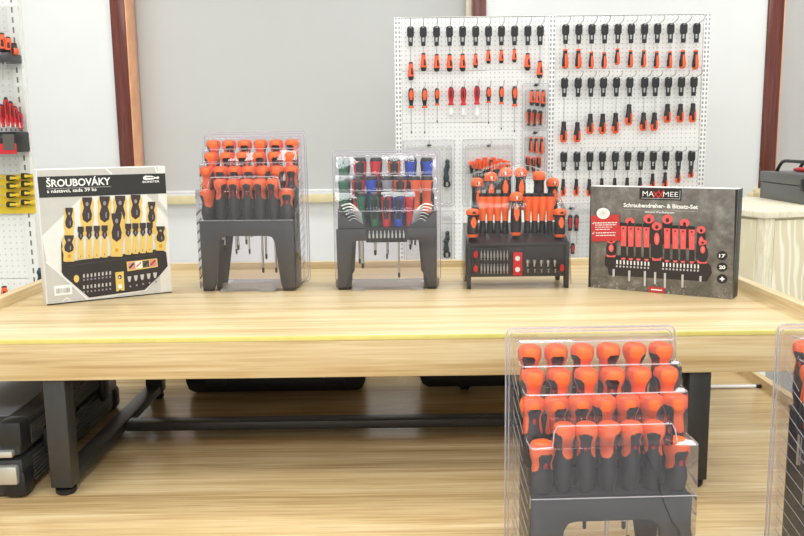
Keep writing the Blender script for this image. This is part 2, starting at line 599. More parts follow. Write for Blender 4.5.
top = tb('top_board', TX0, TX1, TY0, TY1, ZT - SLAB, ZT, 'table_wood', 0.004)
tb('edge_strip', TX0, TX1, TY0 - 0.0012, TY0 + 0.004, ZT - 0.009, ZT + 0.0006, 'edge_yellow', 0.001, top)  # thin strip of stronger yellow along the front top edge
tb('rim_board', TX0 - 0.004, TX0 + 0.022, TY0 + 0.30, TY1, ZT - SLAB, ZT + 0.024, 'table_wood_side')
tb('rim_board', TX1 - 0.022, TX1 + 0.004, TY0 + 0.02, TY1, ZT - SLAB, ZT + 0.028, 'table_wood_side')
tb('rim_board', TX0 + 0.022, TX1 - 0.022, TY1 - 0.022, TY1 + 0.004, ZT - SLAB, ZT + 0.020, 'table_wood')
LX0, LX1, LW, LD = -0.731, 0.624, 0.045, 0.044
FY, RY = 1.604, 2.245
ZU = ZT - SLAB
for lx in (LX0, LX1 - LW):
    for ly in (FY, RY):
        lg = tb('leg', lx, lx + LW, ly, ly + LD, ZL + 0.018, ZU, 'black_metal')
        q = MB()
        q.lathe([(0.0, 0.017), (0.004, 0.021), (0.012, 0.021), (0.014, 0.012), (0.024, 0.012)], 16, 'rubber',
                (lx + LW / 2, ly + LD / 2, 0))
        link('foot', q.mesh('foot'), lg)
    tb('side_rail', lx + 0.001, lx + LW - 0.001, FY + LD, RY, ZL + 0.018, ZL + 0.041, 'black_metal')
    tb('upper_side_rail', lx + 0.001, lx + LW - 0.001, FY + LD, RY, ZU - 0.03, ZU, 'black_metal')
tb('cross_bar', LX0 + LW, LX1 - LW, 1.936, 1.980, ZL + 0.018, ZL + 0.040, 'black_metal')
for ly in (FY + 0.1, RY - 0.04):
    tb('upper_cross_bar', LX0 + LW, LX1 - LW, ly, ly + 0.04, ZU - 0.028, ZU, 'black_metal')
tb('upper_bracket', LX1, 0.84, 2.02, 2.06, ZU - 0.016, ZU, 'black_metal')


# ================================================================== SCREWDRIVER HANDLE MESHES
def grid_handle(name, prof, seg, core_mat, cover_fn, cover_mat, core_extra=None, thick=0.0011, steps=26, squash=1.0):
    """lathed handle; faces where cover_fn(angle, h-from-top, r) is true get a raised coloured shell.
    prof is (z, r) from bottom to top; returns core mesh, cover mesh"""
    L = prof[-1][0]

    def rad(z):
        for (z0, r0), (z1, r1) in zip(prof, prof[1:]):
            if z0 <= z <= z1:
                k = 0 if z1 == z0 else (z - z0) / (z1 - z0)
                k = k * k * (3 - 2 * k) if r0 > 0.004 and r1 > 0.004 else math.sqrt(max(0, k)) if r1 > r0 else 1 - math.sqrt(max(0, 1 - k))
                return r0 + (r1 - r0) * k
        return prof[-1][1]
    zs = [L * i / steps for i in range(steps + 1)]
    zs[-1] = L - 0.00002
    zs += [L - 0.0005, L - 0.001, L - 0.0022, L - 0.0035]
    zs = sorted(set(zs))
    core, cov = MB(), MB()
    core.mi(core_mat)
    cv, ci = [], []
    R = [rad(z) for z in zs]
    n = len(zs)
    for i in range(n):
        for k in range(seg):
            a = 2 * PI * k / seg
            cv.append((R[i] * math.sin(a), -R[i] * math.cos(a) * squash, zs[i]))
    tf, tm = [], []
    for i in range(n - 1):
        for k in range(seg):
            k2 = (k + 1) % seg
            f = (i * seg + k, i * seg + k2, (i + 1) * seg + k2, (i + 1) * seg + k)
            a = 2 * PI * (k + 0.5) / seg
            a = (a + PI) % (2 * PI) - PI
            h = L - (zs[i] + zs[i + 1]) / 2
            r = (R[i] + R[i + 1]) / 2
            mt = core_mat
            if core_extra:
                e = core_extra(a, h, r)
                mt = e or core_mat
            core.f.append(f); core.m.append(core.mi(mt))
            if cover_fn(a, h, r):
                ci.append(f)
    core.v = cv
    core.f.append(tuple(range(seg - 1, -1, -1))); core.m.append(0)
    core.f.append(tuple((n - 1) * seg + k for k in range(seg))); core.m.append(0)
    cm = core.mesh(name + '_core', smooth=50)
    # cover: offset shell with rim
    top_f = cover_fn(0, 0.0, 0) if True else False
    vs2 = []
    for i in range(n):
        for k in range(seg):
            a = 2 * PI * k / seg
            vs2.append(((R[i] + thick) * math.sin(a), -(R[i] + thick) * math.cos(a) * squash, zs[i] + (thick if zs[i] > L - 0.008 else 0)))
    me = bpy.data.meshes.new(name + '_cover')
    fcs = list(ci)
    if top_f:
        fcs.append(tuple((n - 1) * seg + k for k in range(seg)))
    # outer faces + rim walls down to the core
    N = len(cv)
    cnt = {}
    for f in fcs:
        for a, b2 in zip(f, f[1:] + f[:1]):
            cnt[(a, b2)] = cnt.get((a, b2), 0) + 1
    rim = [(a + N, b2 + N, b2, a) for (a, b2) in cnt if (b2, a) not in cnt]
    me.from_pydata(vs2 + cv, [], fcs + [tuple(r) for r in rim])
    bm = bmesh.new(); bm.from_mesh(me)
    loose = [v for v in bm.verts if not v.link_faces]
    bmesh.ops.delete(bm, geom=loose, context='VERTS')
    bmesh.ops.recalc_face_normals(bm, faces=bm.faces)
    bm.to_mesh(me); bm.free()
    me.materials.append(MATS[cover_mat])
    me.polygons.foreach_set('use_smooth', [True] * len(me.polygons))
    me.set_sharp_from_angle(angle=math.radians(50))
    return cm, me


def shaft_mesh(name, length, r, tip='tip_black', tip_len=0.014):
    """blade hanging down from z = 0"""
    q = MB()
    q.lathe([(-length + tip_len, r), (0.004, r)], 10, 'steel')
    q.lathe([(-length, r * 0.55), (-length + 0.003, r * 1.02), (-length + tip_len, r * 1.02)], 10, tip)
    return q.mesh(name)


def tongue(a, h, r, full, end, w):
    """orange cap with two arched windows (front, back) and two tongues running down between them"""
    dw = min(abs(a), PI - abs(a))               # angle from the centre of a window
    d = PI / 2 - dw                             # angle from the centre of a tongue
    ww = PI / 2 - w
    if dw < ww and h > full + 0.006 * (dw / ww) ** 3:
        return False
    if h > end - 0.010:
        k = min(1.0, (h - (end - 0.010)) / 0.010)
        return d < w * math.sqrt(max(0.0, 1 - k * k)) and h < end
    return True


def red_dot(a, h, r):
    d = min(abs(a), PI - abs(a)) * r
    return 'red_dot' if (d / 0.0028) ** 2 + ((h - 0.035) / 0.0052) ** 2 < 1 else None


LONG = [(0.0, 0.0095), (0.006, 0.0125), (0.030, 0.0158), (0.055, 0.0150), (0.080, 0.0126), (0.096, 0.0178), (0.1030, 0.0182), (0.108, 0.0162), (0.1110, 0.0118), (0.112, 0.006)]
STUB = [(0.0, 0.0110), (0.005, 0.0150), (0.022, 0.0172), (0.046, 0.0140), (0.064, 0.0182), (0.073, 0.0184), (0.0785, 0.0155), (0.0808, 0.0110), (0.082, 0.005)]
H_LONG = grid_handle('long_handle', LONG, 64, 'grip_black', lambda a, h, r: tongue(a, h, r, 0.0135, 0.058, 0.86), 'orange', red_dot, steps=56)
H_SLIM = grid_handle('slim_handle', [(z, r * 0.91) for z, r in LONG], 64, 'grip_black',
                     lambda a, h, r: tongue(a, h, r, 0.0125, 0.052, 0.84), 'orange', red_dot, steps=56)
H_STUB = grid_handle('stubby_handle', STUB, 64, 'grip_black', lambda a, h, r: tongue(a, h, r, 0.0145, 0.046, 0.84), 'orange', red_dot, steps=44)
SHAFTS = [shaft_mesh('shaft', l, r) for l, r in ((0.06, 0.003), (0.085, 0.0025), (0.11, 0.0035), (0.135, 0.003), (0.075, 0.0038))]


def driver(parent, hm, loc, rz, shaft=None, extra=()):
    d = link('screwdriver', hm[0], parent, loc, rz)
    link('grip_cover', hm[1], d)
    for nm, me_ in extra:
        link(nm, me_, d)
    if shaft is not None:
        link('shaft', shaft, d)
    return d


# ================================================================== BLISTER-PACKED ORANGE SETS
ROWS = [(0.098, 0.391), (0.070, 0.359), (0.042, 0.323), (0.010, 0.291)]      # depth, top of handles
SET1 = {}


def orange_set_meshes():
    # rack: front arch, rear arch, stepped decks
    q = MB()
    arch = [(-0.120, 0.0), (-0.092, 0.0), (-0.0855, 0.02), (-0.073, 0.129), (-0.066, 0.141), (-0.054, 0.144),
            (0.054, 0.144), (0.066, 0.141), (0.073, 0.129), (0.0855, 0.02), (0.092, 0.0), (0.120, 0.0), (0.1225, 0.183), (-0.1225, 0.183)]
    q.prism(arch, -0.020, -0.006, 'rack_plastic')
    back = [(-0.118, 0.0), (-0.088, 0.0), (-0.066, 0.140), (0.066, 0.140), (0.088, 0.0), (0.118, 0.0), (0.118, 0.280), (-0.118, 0.280)]
    q.prism(back, 0.112, 0.117, 'rack_plastic')
    SET1['rack_leg'] = q.mesh('rack_frame', bevel=0.003)
    q = MB()
    steps = [(-0.006, 0.026, 0.182), (0.026, 0.056, 0.212), (0.056, 0.084, 0.248), (0.084, 0.112, 0.280)]
    pz = 0.165
    for y0, y1, z in steps:
        q.box(-0.1215, 0.1215, y0, y1, z - 0.005, z, 'rack_plastic')
        q.box(-0.1215, 0.1215, y0, y0 + 0.004, pz, z - 0.005, 'rack_plastic')
        pz = z
    SET1['rack_deck'] = q.mesh('rack_deck', bevel=0.0012, bseg=1)
    # shell: stepped front
    prof = [(0.128, 0.006), (-0.026, 0.006), (-0.028, 0.178), (-0.024, 0.263), (0.022, 0.266), (0.026, 0.330), (0.054, 0.333), (0.058, 0.366),
            (0.082, 0.369), (0.086, 0.398), (0.128, 0.400)]
    q = MB()
    n = len(prof)

    def half(y, z):
        return 0.1275 + 0.002 * (y + 0.03) / 0.16
    vs = [(-half(y, z), y, z) for y, z in prof] + [(half(y, z), y, z) for y, z in prof]
    fs = [(i, i + 1, i + 1 + n, i + n) for i in range(n - 1)]
    fs += [tuple(range(n - 1, -1, -1)), tuple(range(n, 2 * n))]
    q.add(vs, fs, 'clear_shell')
    # raised middle of the lowest step
    q.prism_x([(0.0225, 0.262), (-0.021, 0.262), (-0.019, 0.296), (0.0225, 0.298)], -0.090, 0.090, 'clear_shell')
    SET1['shell'] = q.mesh('blister_shell', bevel=0.004, bseg=2)
    # flange, lips and ribs
    q = MB()
    fl = rrect(-0.140, 0.140, 0.0, 0.412, 0.012)
    q.prism(fl, 0.128, 0.1295, 'clear_shell')
    SET1['flange'] = q.mesh('backing_sheet', smooth=0)
    q = MB()
    loop = [(p[0], 0.128, p[1]) for p in fl] + [(fl[0][0], 0.128, fl[0][1])]
    q.tube(loop, 0.0016, 'clear_edge', 6)
    loop2 = [(p[0] * 0.962, 0.1272, 0.206 + (p[1] - 0.206) * 0.972) for p in fl]
    q.tube(loop2 + loop2[:1], 0.0011, 'clear_edge', 6)
    SET1['rim'] = q.mesh('rolled_rim')
    q = MB()
    for y, z in ((0.084, 0.399), (0.056, 0.367), (0.024, 0.331)):
        h = half(y, z) - 0.003
        q.tube([(-h - 0.001, y + 0.02, z), (-h, y + 0.004, z), (-h + 0.004, y + 0.0005, z), (h - 0.004, y + 0.0005, z), (h, y + 0.004, z), (h + 0.001, y + 0.02, z)],
               0.0011, 'clear_edge', 6)
    z = 0.264
    q.tube([(-0.1265, 0.010, z), (-0.126, -0.022, z), (-0.1215, -0.0252, z), (-0.094, -0.0255, z + 0.002), (-0.091, -0.0205, z + 0.024), (-0.086, -0.0198, 0.2965),
            (0.086, -0.0198, 0.2965), (0.091, -0.0205, z + 0.024), (0.094, -0.0255, z + 0.002), (0.1215, -0.0252, z), (0.126, -0.022, z), (0.1265, 0.010, z)],
           0.0011, 'clear_edge', 6)
    q.tube([(-0.1255, -0.0282, 0.186), (0.1255, -0.0282, 0.186)], 0.0009, 'clear_edge', 6)
    SET1['lip'] = q.mesh('step_lip')
    # slanting strengthening ribs on both side walls
    q = MB()
    for s in (-1, 1):
        for k in range(13):
            z = 0.03 + 0.024 * k
            ya = -0.018 if z < 0.22 else 0.03
            yb = 0.115
            if z > 0.30:
                ya = 0.065
            q.tube([(s * (half(ya, z) + 0.0004), ya, z), (s * (half(yb, z) + 0.0004), yb, z + 0.030)], 0.0006, 'clear_edge', 5)
    SET1['ribs'] = q.mesh('side_ribs')
    # folded clear base with two feet
    q = MB()
    q.box(-0.072, 0.072, -0.024, 0.124, 0.0005, 0.0065, 'clear_card')
    q.box(-0.070, -0.036, -0.042, -0.024, 0.0005, 0.0065, 'clear_card')
    q.box(0.036, 0.070, -0.042, -0.024, 0.0005, 0.0065, 'clear_card')
    q.box(-0.066, 0.066, -0.026, -0.024, 0.006, 0.022, 'clear_card')
    SET1['base'] = q.mesh('base_fold', bevel=0.001, bseg=1)


def orange_set(label, loc, rz, seed, crack=False):
    if not SET1:
        orange_set_meshes()
    rr = random.Random(seed)
    t = thing('screwdriver_set', label, 'tool set', loc, rz, 'clear-packed orange screwdriver sets')
    rk = link('rack', SET1['rack_leg'], t)
    link('deck', SET1['rack_deck'], rk)
    angs = [0.0, PI / 2, 0.35, PI / 2 + 0.5, -0.3, 1.0, PI / 2 - 0.4, 0.1]
    for ri, (d, zt) in enumerate(ROWS):
        if ri < 2:
            xs = [(-0.1065 + 0.0426 * i) for i in range(6)]
            hs = H_LONG
        elif ri == 2:
            xs = [(-0.112 + 0.0373 * i) for i in range(7)]
            hs = H_LONG
        else:
            xs = [(-0.069 + 0.0345 * i) for i in range(5)]
            hs = H_SLIM
        for x in xs:
            driver(t, hs, (x, d, zt - 0.113), rr.choice(angs), rr.choice(SHAFTS))
    for s in (-1, 1):
        driver(t, H_STUB, (s * 0.1035, 0.004, 0.183), rr.choice([0.0, 0.2, PI / 2 + 0.6]), None)
    sh = link('blister_shell', SET1['shell'], t)
    link('step_lips', SET1['lip'], sh)
    link('side_ribs', SET1['ribs'], sh)['kind'] = 'stuff'
    fl = link('backing_sheet', SET1['flange'], t)
    link('rolled_rim', SET1['rim'], fl)
    link('base_fold', SET1['base'], t)
    if crack:
        q = MB()
        pts = [(0.042, 0.262), (0.050, 0.244), (0.060, 0.226), (0.066, 0.210), (0.070, 0.190), (0.080, 0.165), (0.090, 0.142), (0.100, 0.132), (0.104, 0.100)]
        q.tube([(x, -0.0283 + 0.003 * max(0, z - 0.178) / 0.08, z) for x, z in pts], 0.0006, 'tip_black', 5)
        link('crack', q.mesh('crack'), sh)
    return t


orange_set('orange-handled screwdriver set in a clear pack on the table beside the white carton', (-0.401, 2.13, ZT), -0.045, 3)
orange_set('large orange-handled screwdriver set in a clear pack in front of the table', (0.3135, 1.190, ZL), 0.03, 5, crack=True)
orange_set('clear-packed screwdriver set cut off by the right edge of the photo', (0.757, 1.190, ZL), 0.0, 8)

# ================================================================== MULTICOLOURED SET
HM = [(0.0, 0.0085), (0.004, 0.0115), (0.030, 0.0125), (0.060, 0.0150), (0.085, 0.0168), (0.094, 0.0160), (0.100, 0.0120), (0.1003, 0.011)]


def panels(a, h, r):
    if h < 0.012:
        return False
    d = abs(abs(a) - PI / 2)
    if h < 0.017:
        return d < 1.15
    if h > 0.070:
        return True
    return d < 0.85 and d > (0.0 if h > 0.016 else 9)


COLS = {}
for cn in ('green', 'red', 'orange', 'blue', 'smoke_grey'):
    COLS[cn] = grid_handle('panel_handle_' + cn, HM, 36, 'grip_black', panels, cn, lambda a, h, r: 'white_plastic' if h < 0.0008 else None)  # white ring at the cap top is a painted highlight
    COLS[cn + '_slim'] = grid_handle('slim_panel_handle_' + cn, [(z * 0.9, r * 0.74) for z, r in HM], 36, 'grip_black', panels, cn,
                                     lambda a, h, r: 'white_plastic' if h < 0.0008 else None)
S2X, S2Y = -0.041, 2.13
t2 = thing('screwdriver_set', 'multicoloured screwdriver set with hex keys in a clear pack, middle of the table', 'tool set', (S2X, S2Y, ZT))


def loc2(px, py, d):
    p = ony(px, py, S2Y + d)
    return p.x - S2X, d, p.z - ZT


def l2(px, py, d):
    p = loc2(px, py, d)
    return (p[0], p[2])


rows2 = [(0.070, 157.0, [344, 360, 376, 394, 410.6, 426.6], ['green', 'red', 'red', 'orange', 'blue', 'blue'], [1, 0, 1, 0, 1, 1]),
         (0.042, 175.5, [344.3, 358, 371.7, 386.3, 400, 414.5, 427], ['green', 'red', 'blue', 'smoke_grey', 'orange', 'orange', 'orange'], [1, 0, 1, 1, 0, 1, 1]),
         (0.012, 192.5, [361.4, 374.2, 386, 398, 409.8], ['green', 'green', 'red', 'blue', 'red'], [1, 0, 0, 0, 1])]
for ri, (d, py, xs, cs, an) in enumerate(rows2):
    for i, (x, c, a) in enumerate(zip(xs, cs, an)):
        p = loc2(x, py, d)
        slim = ri == 2
        hm = COLS[c + ('_slim' if slim else '')]
        L = 0.1003 * (0.9 if slim else 1)
        driver(t2, hm, (p[0], d, p[2] - L), PI / 2 * a + (0.25 if i % 2 else -0.2) * a, SHAFTS[(i * 2 + ri) % 5])
# rack: arch with legs, tilted side trays
q = MB()
za, zb = l2(385, 228.5, -0.02)[1], l2(385, 240.5, -0.02)[1]
xl, xr = l2(336.5, 250, -0.02)[0], l2(437.3, 250, -0.02)[0]
arch = [(xl + 0.002, 0.0), (xl + 0.026, 0.0), (xl + 0.027, 0.026), (xl + 0.033, 0.032), (xl + 0.040, zb - 0.01), (xl + 0.050, zb),
        (xr - 0.050, zb), (xr - 0.040, zb - 0.01), (xr - 0.033, 0.032), (xr - 0.027, 0.026), (xr - 0.026, 0.0), (xr - 0.002, 0.0), (xr, za), (xl, za)]
q.prism(arch, -0.022, -0.010, 'rack_plastic')
q.prism([(p[0] * 0.93, p[1]) for p in arch], 0.080, 0.085, 'rack_plastic')
rk2 = link('rack', q.mesh('rack_frame', bevel=0.0025), t2)
q = MB()
for y0, y1, z, pz in ((-0.010, 0.027, za, za - 0.02), (0.027, 0.056, za + 0.035, za), (0.056, 0.080, za + 0.085, za + 0.035)):
    q.box(xl + 0.004, xr - 0.004, y0, y1, z - 0.005, z, 'rack_plastic')
    q.box(xl + 0.004, xr - 0.004, y0, y0 + 0.004, pz, z - 0.005, 'rack_plastic')
link('deck', q.mesh('rack_deck', bevel=0.001, bseg=1), rk2)
# hex keys in two slanted trays
for s in (-1, 1):
    def K(px, py, d=-0.021):
        if s > 0:
            px = 774.6 - px
        return l2(px, py, d)
    q = MB()
    pts = [K(337.8, 209), (K(346, 218.5)), K(364.5, 222.5), K(365.5, 228), K(337.8, 228)]
    q.prism(pts, -0.021, -0.004, 'rack_plastic')
    tray = link('key_tray', q.mesh('key_tray', bevel=0.001), rk2)
    for k in range(6):
        pp = [K(341 + 1.6 * k, 206 + 3.0 * k, -0.025), K(346 + 1.2 * k, 204.2 + 2.95 * k, -0.025), K(350 + 0.9 * k, 203.8 + 2.9 * k, -0.025),
              K(354 + 0.6 * k, 206 + 2.7 * k, -0.025), K(361.5 + 0.3 * k, 214 + 1.9 * k, -0.025)]
        q = MB()
        y = -0.0235
        q.tube([(u, y, v) for u, v in pp], 0.0017 - 0.00012 * k, 'key_steel', 6)
        link('hex_key', q.mesh('hex_key'), tray)
# row of bits on the rack
q = MB()
q.lathe([(0, 0.0026), (0.010, 0.0026), (0.013, 0.0013), (0.019, 0.0013)], 6, 'steel')
q.lathe([(-0.010, 0.0019), (-0.0095, 0.0024), (-0.001, 0.0024)], 6, 'steel_dark')
bit_me = q.mesh('bit')
q = MB(); q.box(l2(366, 234, -0.026)[0], l2(407, 234, -0.026)[0], -0.0285, -0.0225, zb - 0.004, za + 0.002, 'black_plastic')
bar = link('bit_holder', q.mesh('bit_holder', bevel=0.0015), t2)
for k in range(10):
    link('bit', bit_me, bar, (l2(369.5 + 3.8 * k, 234, -0.030)[0], -0.031, zb + 0.008))
# shell
topz = l2(387, 150, 0.1)[1]
q = MB()
prof = [(0.098, 0.006), (-0.030, 0.006), (-0.032, za + 0.004), (-0.027, za + 0.046), (-0.014, za + 0.05), (-0.008, l2(387, 190.5, -0.01)[1]),
        (0.020, l2(387, 190, 0.02)[1]), (0.024, l2(387, 173.5, 0.024)[1]), (0.050, l2(387, 173, 0.05)[1]), (0.054, l2(387, 155, 0.054)[1]), (0.098, l2(387, 154, 0.098)[1])]
n = len(prof)
hw = (xr - xl) / 2 + 0.004
cx = (xl + xr) / 2
vs = [(cx - hw, y, z) for y, z in prof] + [(cx + hw, y, z) for y, z in prof]
q.add(vs, [(i, i + 1, i + 1 + n, i + n) for i in range(n - 1)] + [tuple(range(n - 1, -1, -1)), tuple(range(n, 2 * n))], 'clear_shell')
sh2 = link('blister_shell', q.mesh('blister_shell', bevel=0.004), t2)
q = MB()
for y, z in (prof[3], prof[5], prof[7], prof[9]):
    q.tube([(cx - hw, y + 0.02, z + 0.0006), (cx - hw + 0.002, y + 0.003, z), (cx - hw + 0.006, y + 0.0005, z), (cx + hw - 0.006, y + 0.0005, z), (cx + hw - 0.002, y + 0.003, z), (cx + hw, y + 0.02, z + 0.0006)], 0.0010, 'clear_edge', 6)
link('step_lips', q.mesh('step_lip'), sh2)
q = MB()
fl = rrect(cx - hw - 0.010, cx + hw + 0.010, 0.0, topz, 0.012)
q.prism(fl, 0.098, 0.0995, 'clear_shell')
fo = link('backing_sheet', q.mesh('backing_sheet', smooth=0), t2)
q = MB()
lp = [(p[0], 0.098, p[1]) for p in fl]
q.tube(lp + lp[:1], 0.0016, 'clear_edge', 6)
lp = [(cx + (p[0] - cx) * 0.955, 0.0972, topz / 2 + (p[1] - topz / 2) * 0.965) for p in fl]
q.tube(lp + lp[:1], 0.0010, 'clear_edge', 6)
link('rolled_rim', q.mesh('rolled_rim'), fo)
q = MB()
q.box(cx - 0.092, cx + 0.092, -0.026, 0.095, 0.0005, 0.0065, 'clear_card')
for s in (-1, 1):
    q.box(cx + s * 0.076 - 0.017, cx + s * 0.076 + 0.017, -0.045, -0.026, 0.0005, 0.0065, 'clear_card')
q.box(cx - 0.09, cx + 0.09, -0.028, -0.026, 0.006, 0.024, 'clear_card')
link('base_fold', q.mesh('base_fold', bevel=0.001, bseg=1), t2)

# ================================================================== RACK SET UNDER FILM
S3X, S3Y = 0.302, 2.13
t3 = thing('screwdriver_set', 'orange and black screwdriver rack with bits under clear film, beside the grey carton', 'tool set', (S3X, S3Y, ZT))


def l3(px, py, d):
    p = ony(px, py, S3Y + d)
    return p.x - S3X, p.z - ZT


# rack: front panel, top ledge, side legs
q = MB()
x0, z0 = l3(468.5, 277, -0.03)
x1, z1 = l3(567.5, 242, -0.03)
q.box(x0, x1, -0.034, -0.026, z0, z1, 'rack_black')
q.prism_x([(-0.036, z1 - 0.002), (0.012, z1 + 0.016), (0.100, z1 + 0.040), (0.100, z1 + 0.030), (0.012, z1 + 0.004), (-0.036, z1 - 0.010)], x0 + 0.002, x1 - 0.002, 'rack_black')
for s, xa in ((-1, x0 - 0.004), (1, x1 - 0.006)):
    q.prism_x([(-0.036, z1), (-0.038, 0.0), (-0.018, 0.0), (-0.008, 0.028), (0.070, 0.028), (0.085, 0.0), (0.105, 0.0), (0.105, z1 + 0.04)], xa, xa + 0.010, 'rack_black')
q.box(x0 + 0.006, x1 - 0.006, 0.098, 0.104, 0.06, z1 + 0.034, 'rack_black')
rk3 = link('rack', q.mesh('rack_frame', bevel=0.0018), t3)
q = MB()
pz = [l3(474, 247, -0.035), l3(564, 272, -0.035)]
for a, c in (((pz[0][0], pz[0][1]), (pz[1][0], pz[0][1])), ((pz[0][0], pz[1][1]), (pz[1][0], pz[1][1])),
             ((pz[0][0], pz[0][1]), (pz[0][0], pz[1][1])), ((pz[1][0], pz[0][1]), (pz[1][0], pz[1][1]))):
    q.tube([(a[0], -0.0345, a[1]), (c[0], -0.0345, c[1])], 0.0012, 'rack_black', 6)
link('panel_moulding', q.mesh('panel_moulding'), rk3)
for px, py in ((475.8, 254.5), (475.8, 268.8), (562, 268)):
    c = l3(px, py, -0.036)
    q = MB()
    el = [(c[0] + 0.0058 * math.cos(a), c[1] + 0.0095 * math.sin(a)) for a in [2 * PI * k / 16 for k in range(16)]]
    q.prism(el, -0.0385, -0.033, 'red_plastic')
    link('red_button', q.mesh('red_button', bevel=0.001), rk3)
q = MB()
a, c = l3(513, 252.2, -0.036), l3(522, 275.4, -0.036)
q.box(a[0], c[0], -0.039, -0.033, c[1], a[1], 'red_plastic')
clip = link('red_holder', q.mesh('red_holder', bevel=0.0012), rk3)
for py in (258.5, 269.5):
    c = l3(517.6, py, -0.04)
    q = MB()
    el = [(c[0] + 0.0065 * math.cos(a), c[1] + 0.0065 * math.sin(a)) for a in [2 * PI * k / 16 for k in range(16)]]
    q.prism(el, -0.0402, -0.0385, 'white_plastic')
    link('white_stud', q.mesh('white_stud'), clip)
q = MB()
q.lathe([(-0.008, 0.0024), (0.002, 0.0024), (0.0035, 0.0014), (0.009, 0.0014)], 6, 'steel')
bit3 = q.mesh('bit')
q = MB()
q.lathe([(-0.007, 0.0026), (0.0, 0.0026), (0.0015, 0.0048), (0.010, 0.0048)], 10, 'steel')
nut3 = q.mesh('nut_bit')
q = MB()
q.lathe([(0, 0.0016), (0.006, 0.0016), (0.007, 0.0028), (0.009, 0.0028)], 8, 'steel')
stud3 = q.mesh('tip')
for k in range(9):
    for py in (253, 259.0, 266.2, 272.4):
        c = l3(481.4 + 3.25 * k, py, -0.037)
        link('bit', bit3 if py in (253, 266.2) else stud3, rk3, (c[0], -0.0372, c[1] - 0.003))
for k in range(5):
    c = l3(527.5 + 6.8 * k, 262.5, -0.037)
    link('nut_bit', nut3, rk3, (c[0], -0.038, c[1] - 0.003))
    c = l3(528.0 + 6.8 * k, 272.5, -0.037)
    link('bit_tip', stud3, rk3, (c[0], -0.0372, c[1]))
# handles
BIG = [(0.0, 0.0095), (0.006, 0.0130), (0.030, 0.0145), (0.062, 0.0138), (0.080, 0.0130), (0.093, 0.0158), (0.100, 0.0166), (0.106, 0.0148), (0.1102, 0.0100), (0.112, 0.004)]


def big_cover(a, h, r):
    """orange ring head with an eye"""
    d = min(abs(a), PI - abs(a)) * r
    return h < 0.022 and not ((d / 0.0045) ** 2 + ((h - 0.014) / 0.005) ** 2 < 1)


def big_inlay(a, h, r):
    return (abs(a) * r / 0.0068) ** 2 + ((h - 0.052) / 0.020) ** 2 < 1


def big_collar(a, h, r):
    return h > 0.104


H_BIG = grid_handle('ring_handle', BIG, 36, 'grip_black', big_cover, 'orange', lambda a, h, r: 'white_plastic' if min(abs(a), PI - abs(a)) * r < 0.0026 and abs(h - 0.013) < 0.003 else None)
BIG_EXTRA = [('grip_inlay', grid_handle('ring_handle_inlay', BIG, 36, 'grip_black', big_inlay, 'orange')[1]),
             ('collar', grid_handle('ring_handle_collar', BIG, 36, 'grip_black', big_collar, 'orange')[1])]
PRE = [(0.0, 0.0085), (0.004, 0.0098), (0.034, 0.0078), (0.040, 0.0070), (0.094, 0.0104), (0.100, 0.0104), (0.104, 0.0098), (0.110, 0.0098), (0.1103, 0.009)]
H_PRE = grid_handle('straight_handle', PRE, 28, 'grip_black', lambda a, h, r: 0.010 < h < 0.073 or h > 0.107, 'orange')
for i, (px, py) in enumerate([(477, 178), (491, 172.6), (506, 168), (520.7, 168), (539, 171.6), (552.7, 178)]):
    c = l3(px, py, 0.075)
    driver(t3, H_BIG, (c[0], 0.075, c[1] - 0.112), [0.3, 0, -0.2, 0.1, PI / 2, 0.2][i], None, BIG_EXTRA)
for i, px in enumerate([482.6, 490.2, 497.8, 505.4, 527.5, 535, 542.6, 550.2]):
    c = l3(px, 193.2, 0.030)
    driver(t3, H_PRE, (c[0], 0.030, c[1] - 0.1103), 0.0)
c = l3(516.3, 190.3, -0.004)
driver(t3, H_BIG, (c[0], -0.004, c[1] - 0.117), 0.0, None, BIG_EXTRA)
SHORT = [(z * 0.66, r) for z, r in BIG]
H_END = grid_handle('short_ring_handle', SHORT, 36, 'grip_black', lambda a, h, r: big_cover(a, h / 0.66, r), 'orange')
END_EXTRA = [('grip_inlay', grid_handle('short_handle_inlay', SHORT, 36, 'grip_black', lambda a, h, r: big_inlay(a, h / 0.66, r), 'orange')[1]),
             ('collar', grid_handle('short_handle_collar', SHORT, 36, 'grip_black', lambda a, h, r: h > 0.066, 'orange')[1])]
for px, py in ((472.6, 208.5), (560, 208.5)):
    c = l3(px, py, -0.010)
    driver(t3, H_END, (c[0], -0.010, c[1] - 0.075), 0.15, None, END_EXTRA)
# crinkled film
q = MB()
sil = [l3(x, y, -0.02) for x, y in ((464, 283), (465, 240), (467, 212), (470, 195), (475, 176), (489, 169), (506, 164.5), (522, 164.5), (540, 168), (555, 175), (561, 195), (566, 210), (569, 240), (570, 283))]
nf = 9
vs, fs = [], []
for j in range(nf):
    y = -0.045 + 0.160 * j / (nf - 1)
    for i, (x, z) in enumerate(sil):
        k = 1 + 0.02 * rnd.uniform(-1, 1)
        zz = z
        if z > z1 and y < 0.05:
            zz = min(z, z1 + 0.02 + (y + 0.045) * 2.9 + 0.03)
        vs.append((x * k, y + 0.004 * rnd.uniform(-1, 1), zz + 0.002 * rnd.uniform(-1, 1) if z > 0.02 else z))
m_ = len(sil)
for j in range(nf - 1):
    for i in range(m_ - 1):
        fs.append((j * m_ + i, j * m_ + i + 1, (j + 1) * m_ + i + 1, (j + 1) * m_ + i))
fs.append(tuple(range(m_)))
q.add(vs, fs, 'clear_film')
me = q.mesh('film')
link('film', me, t3)


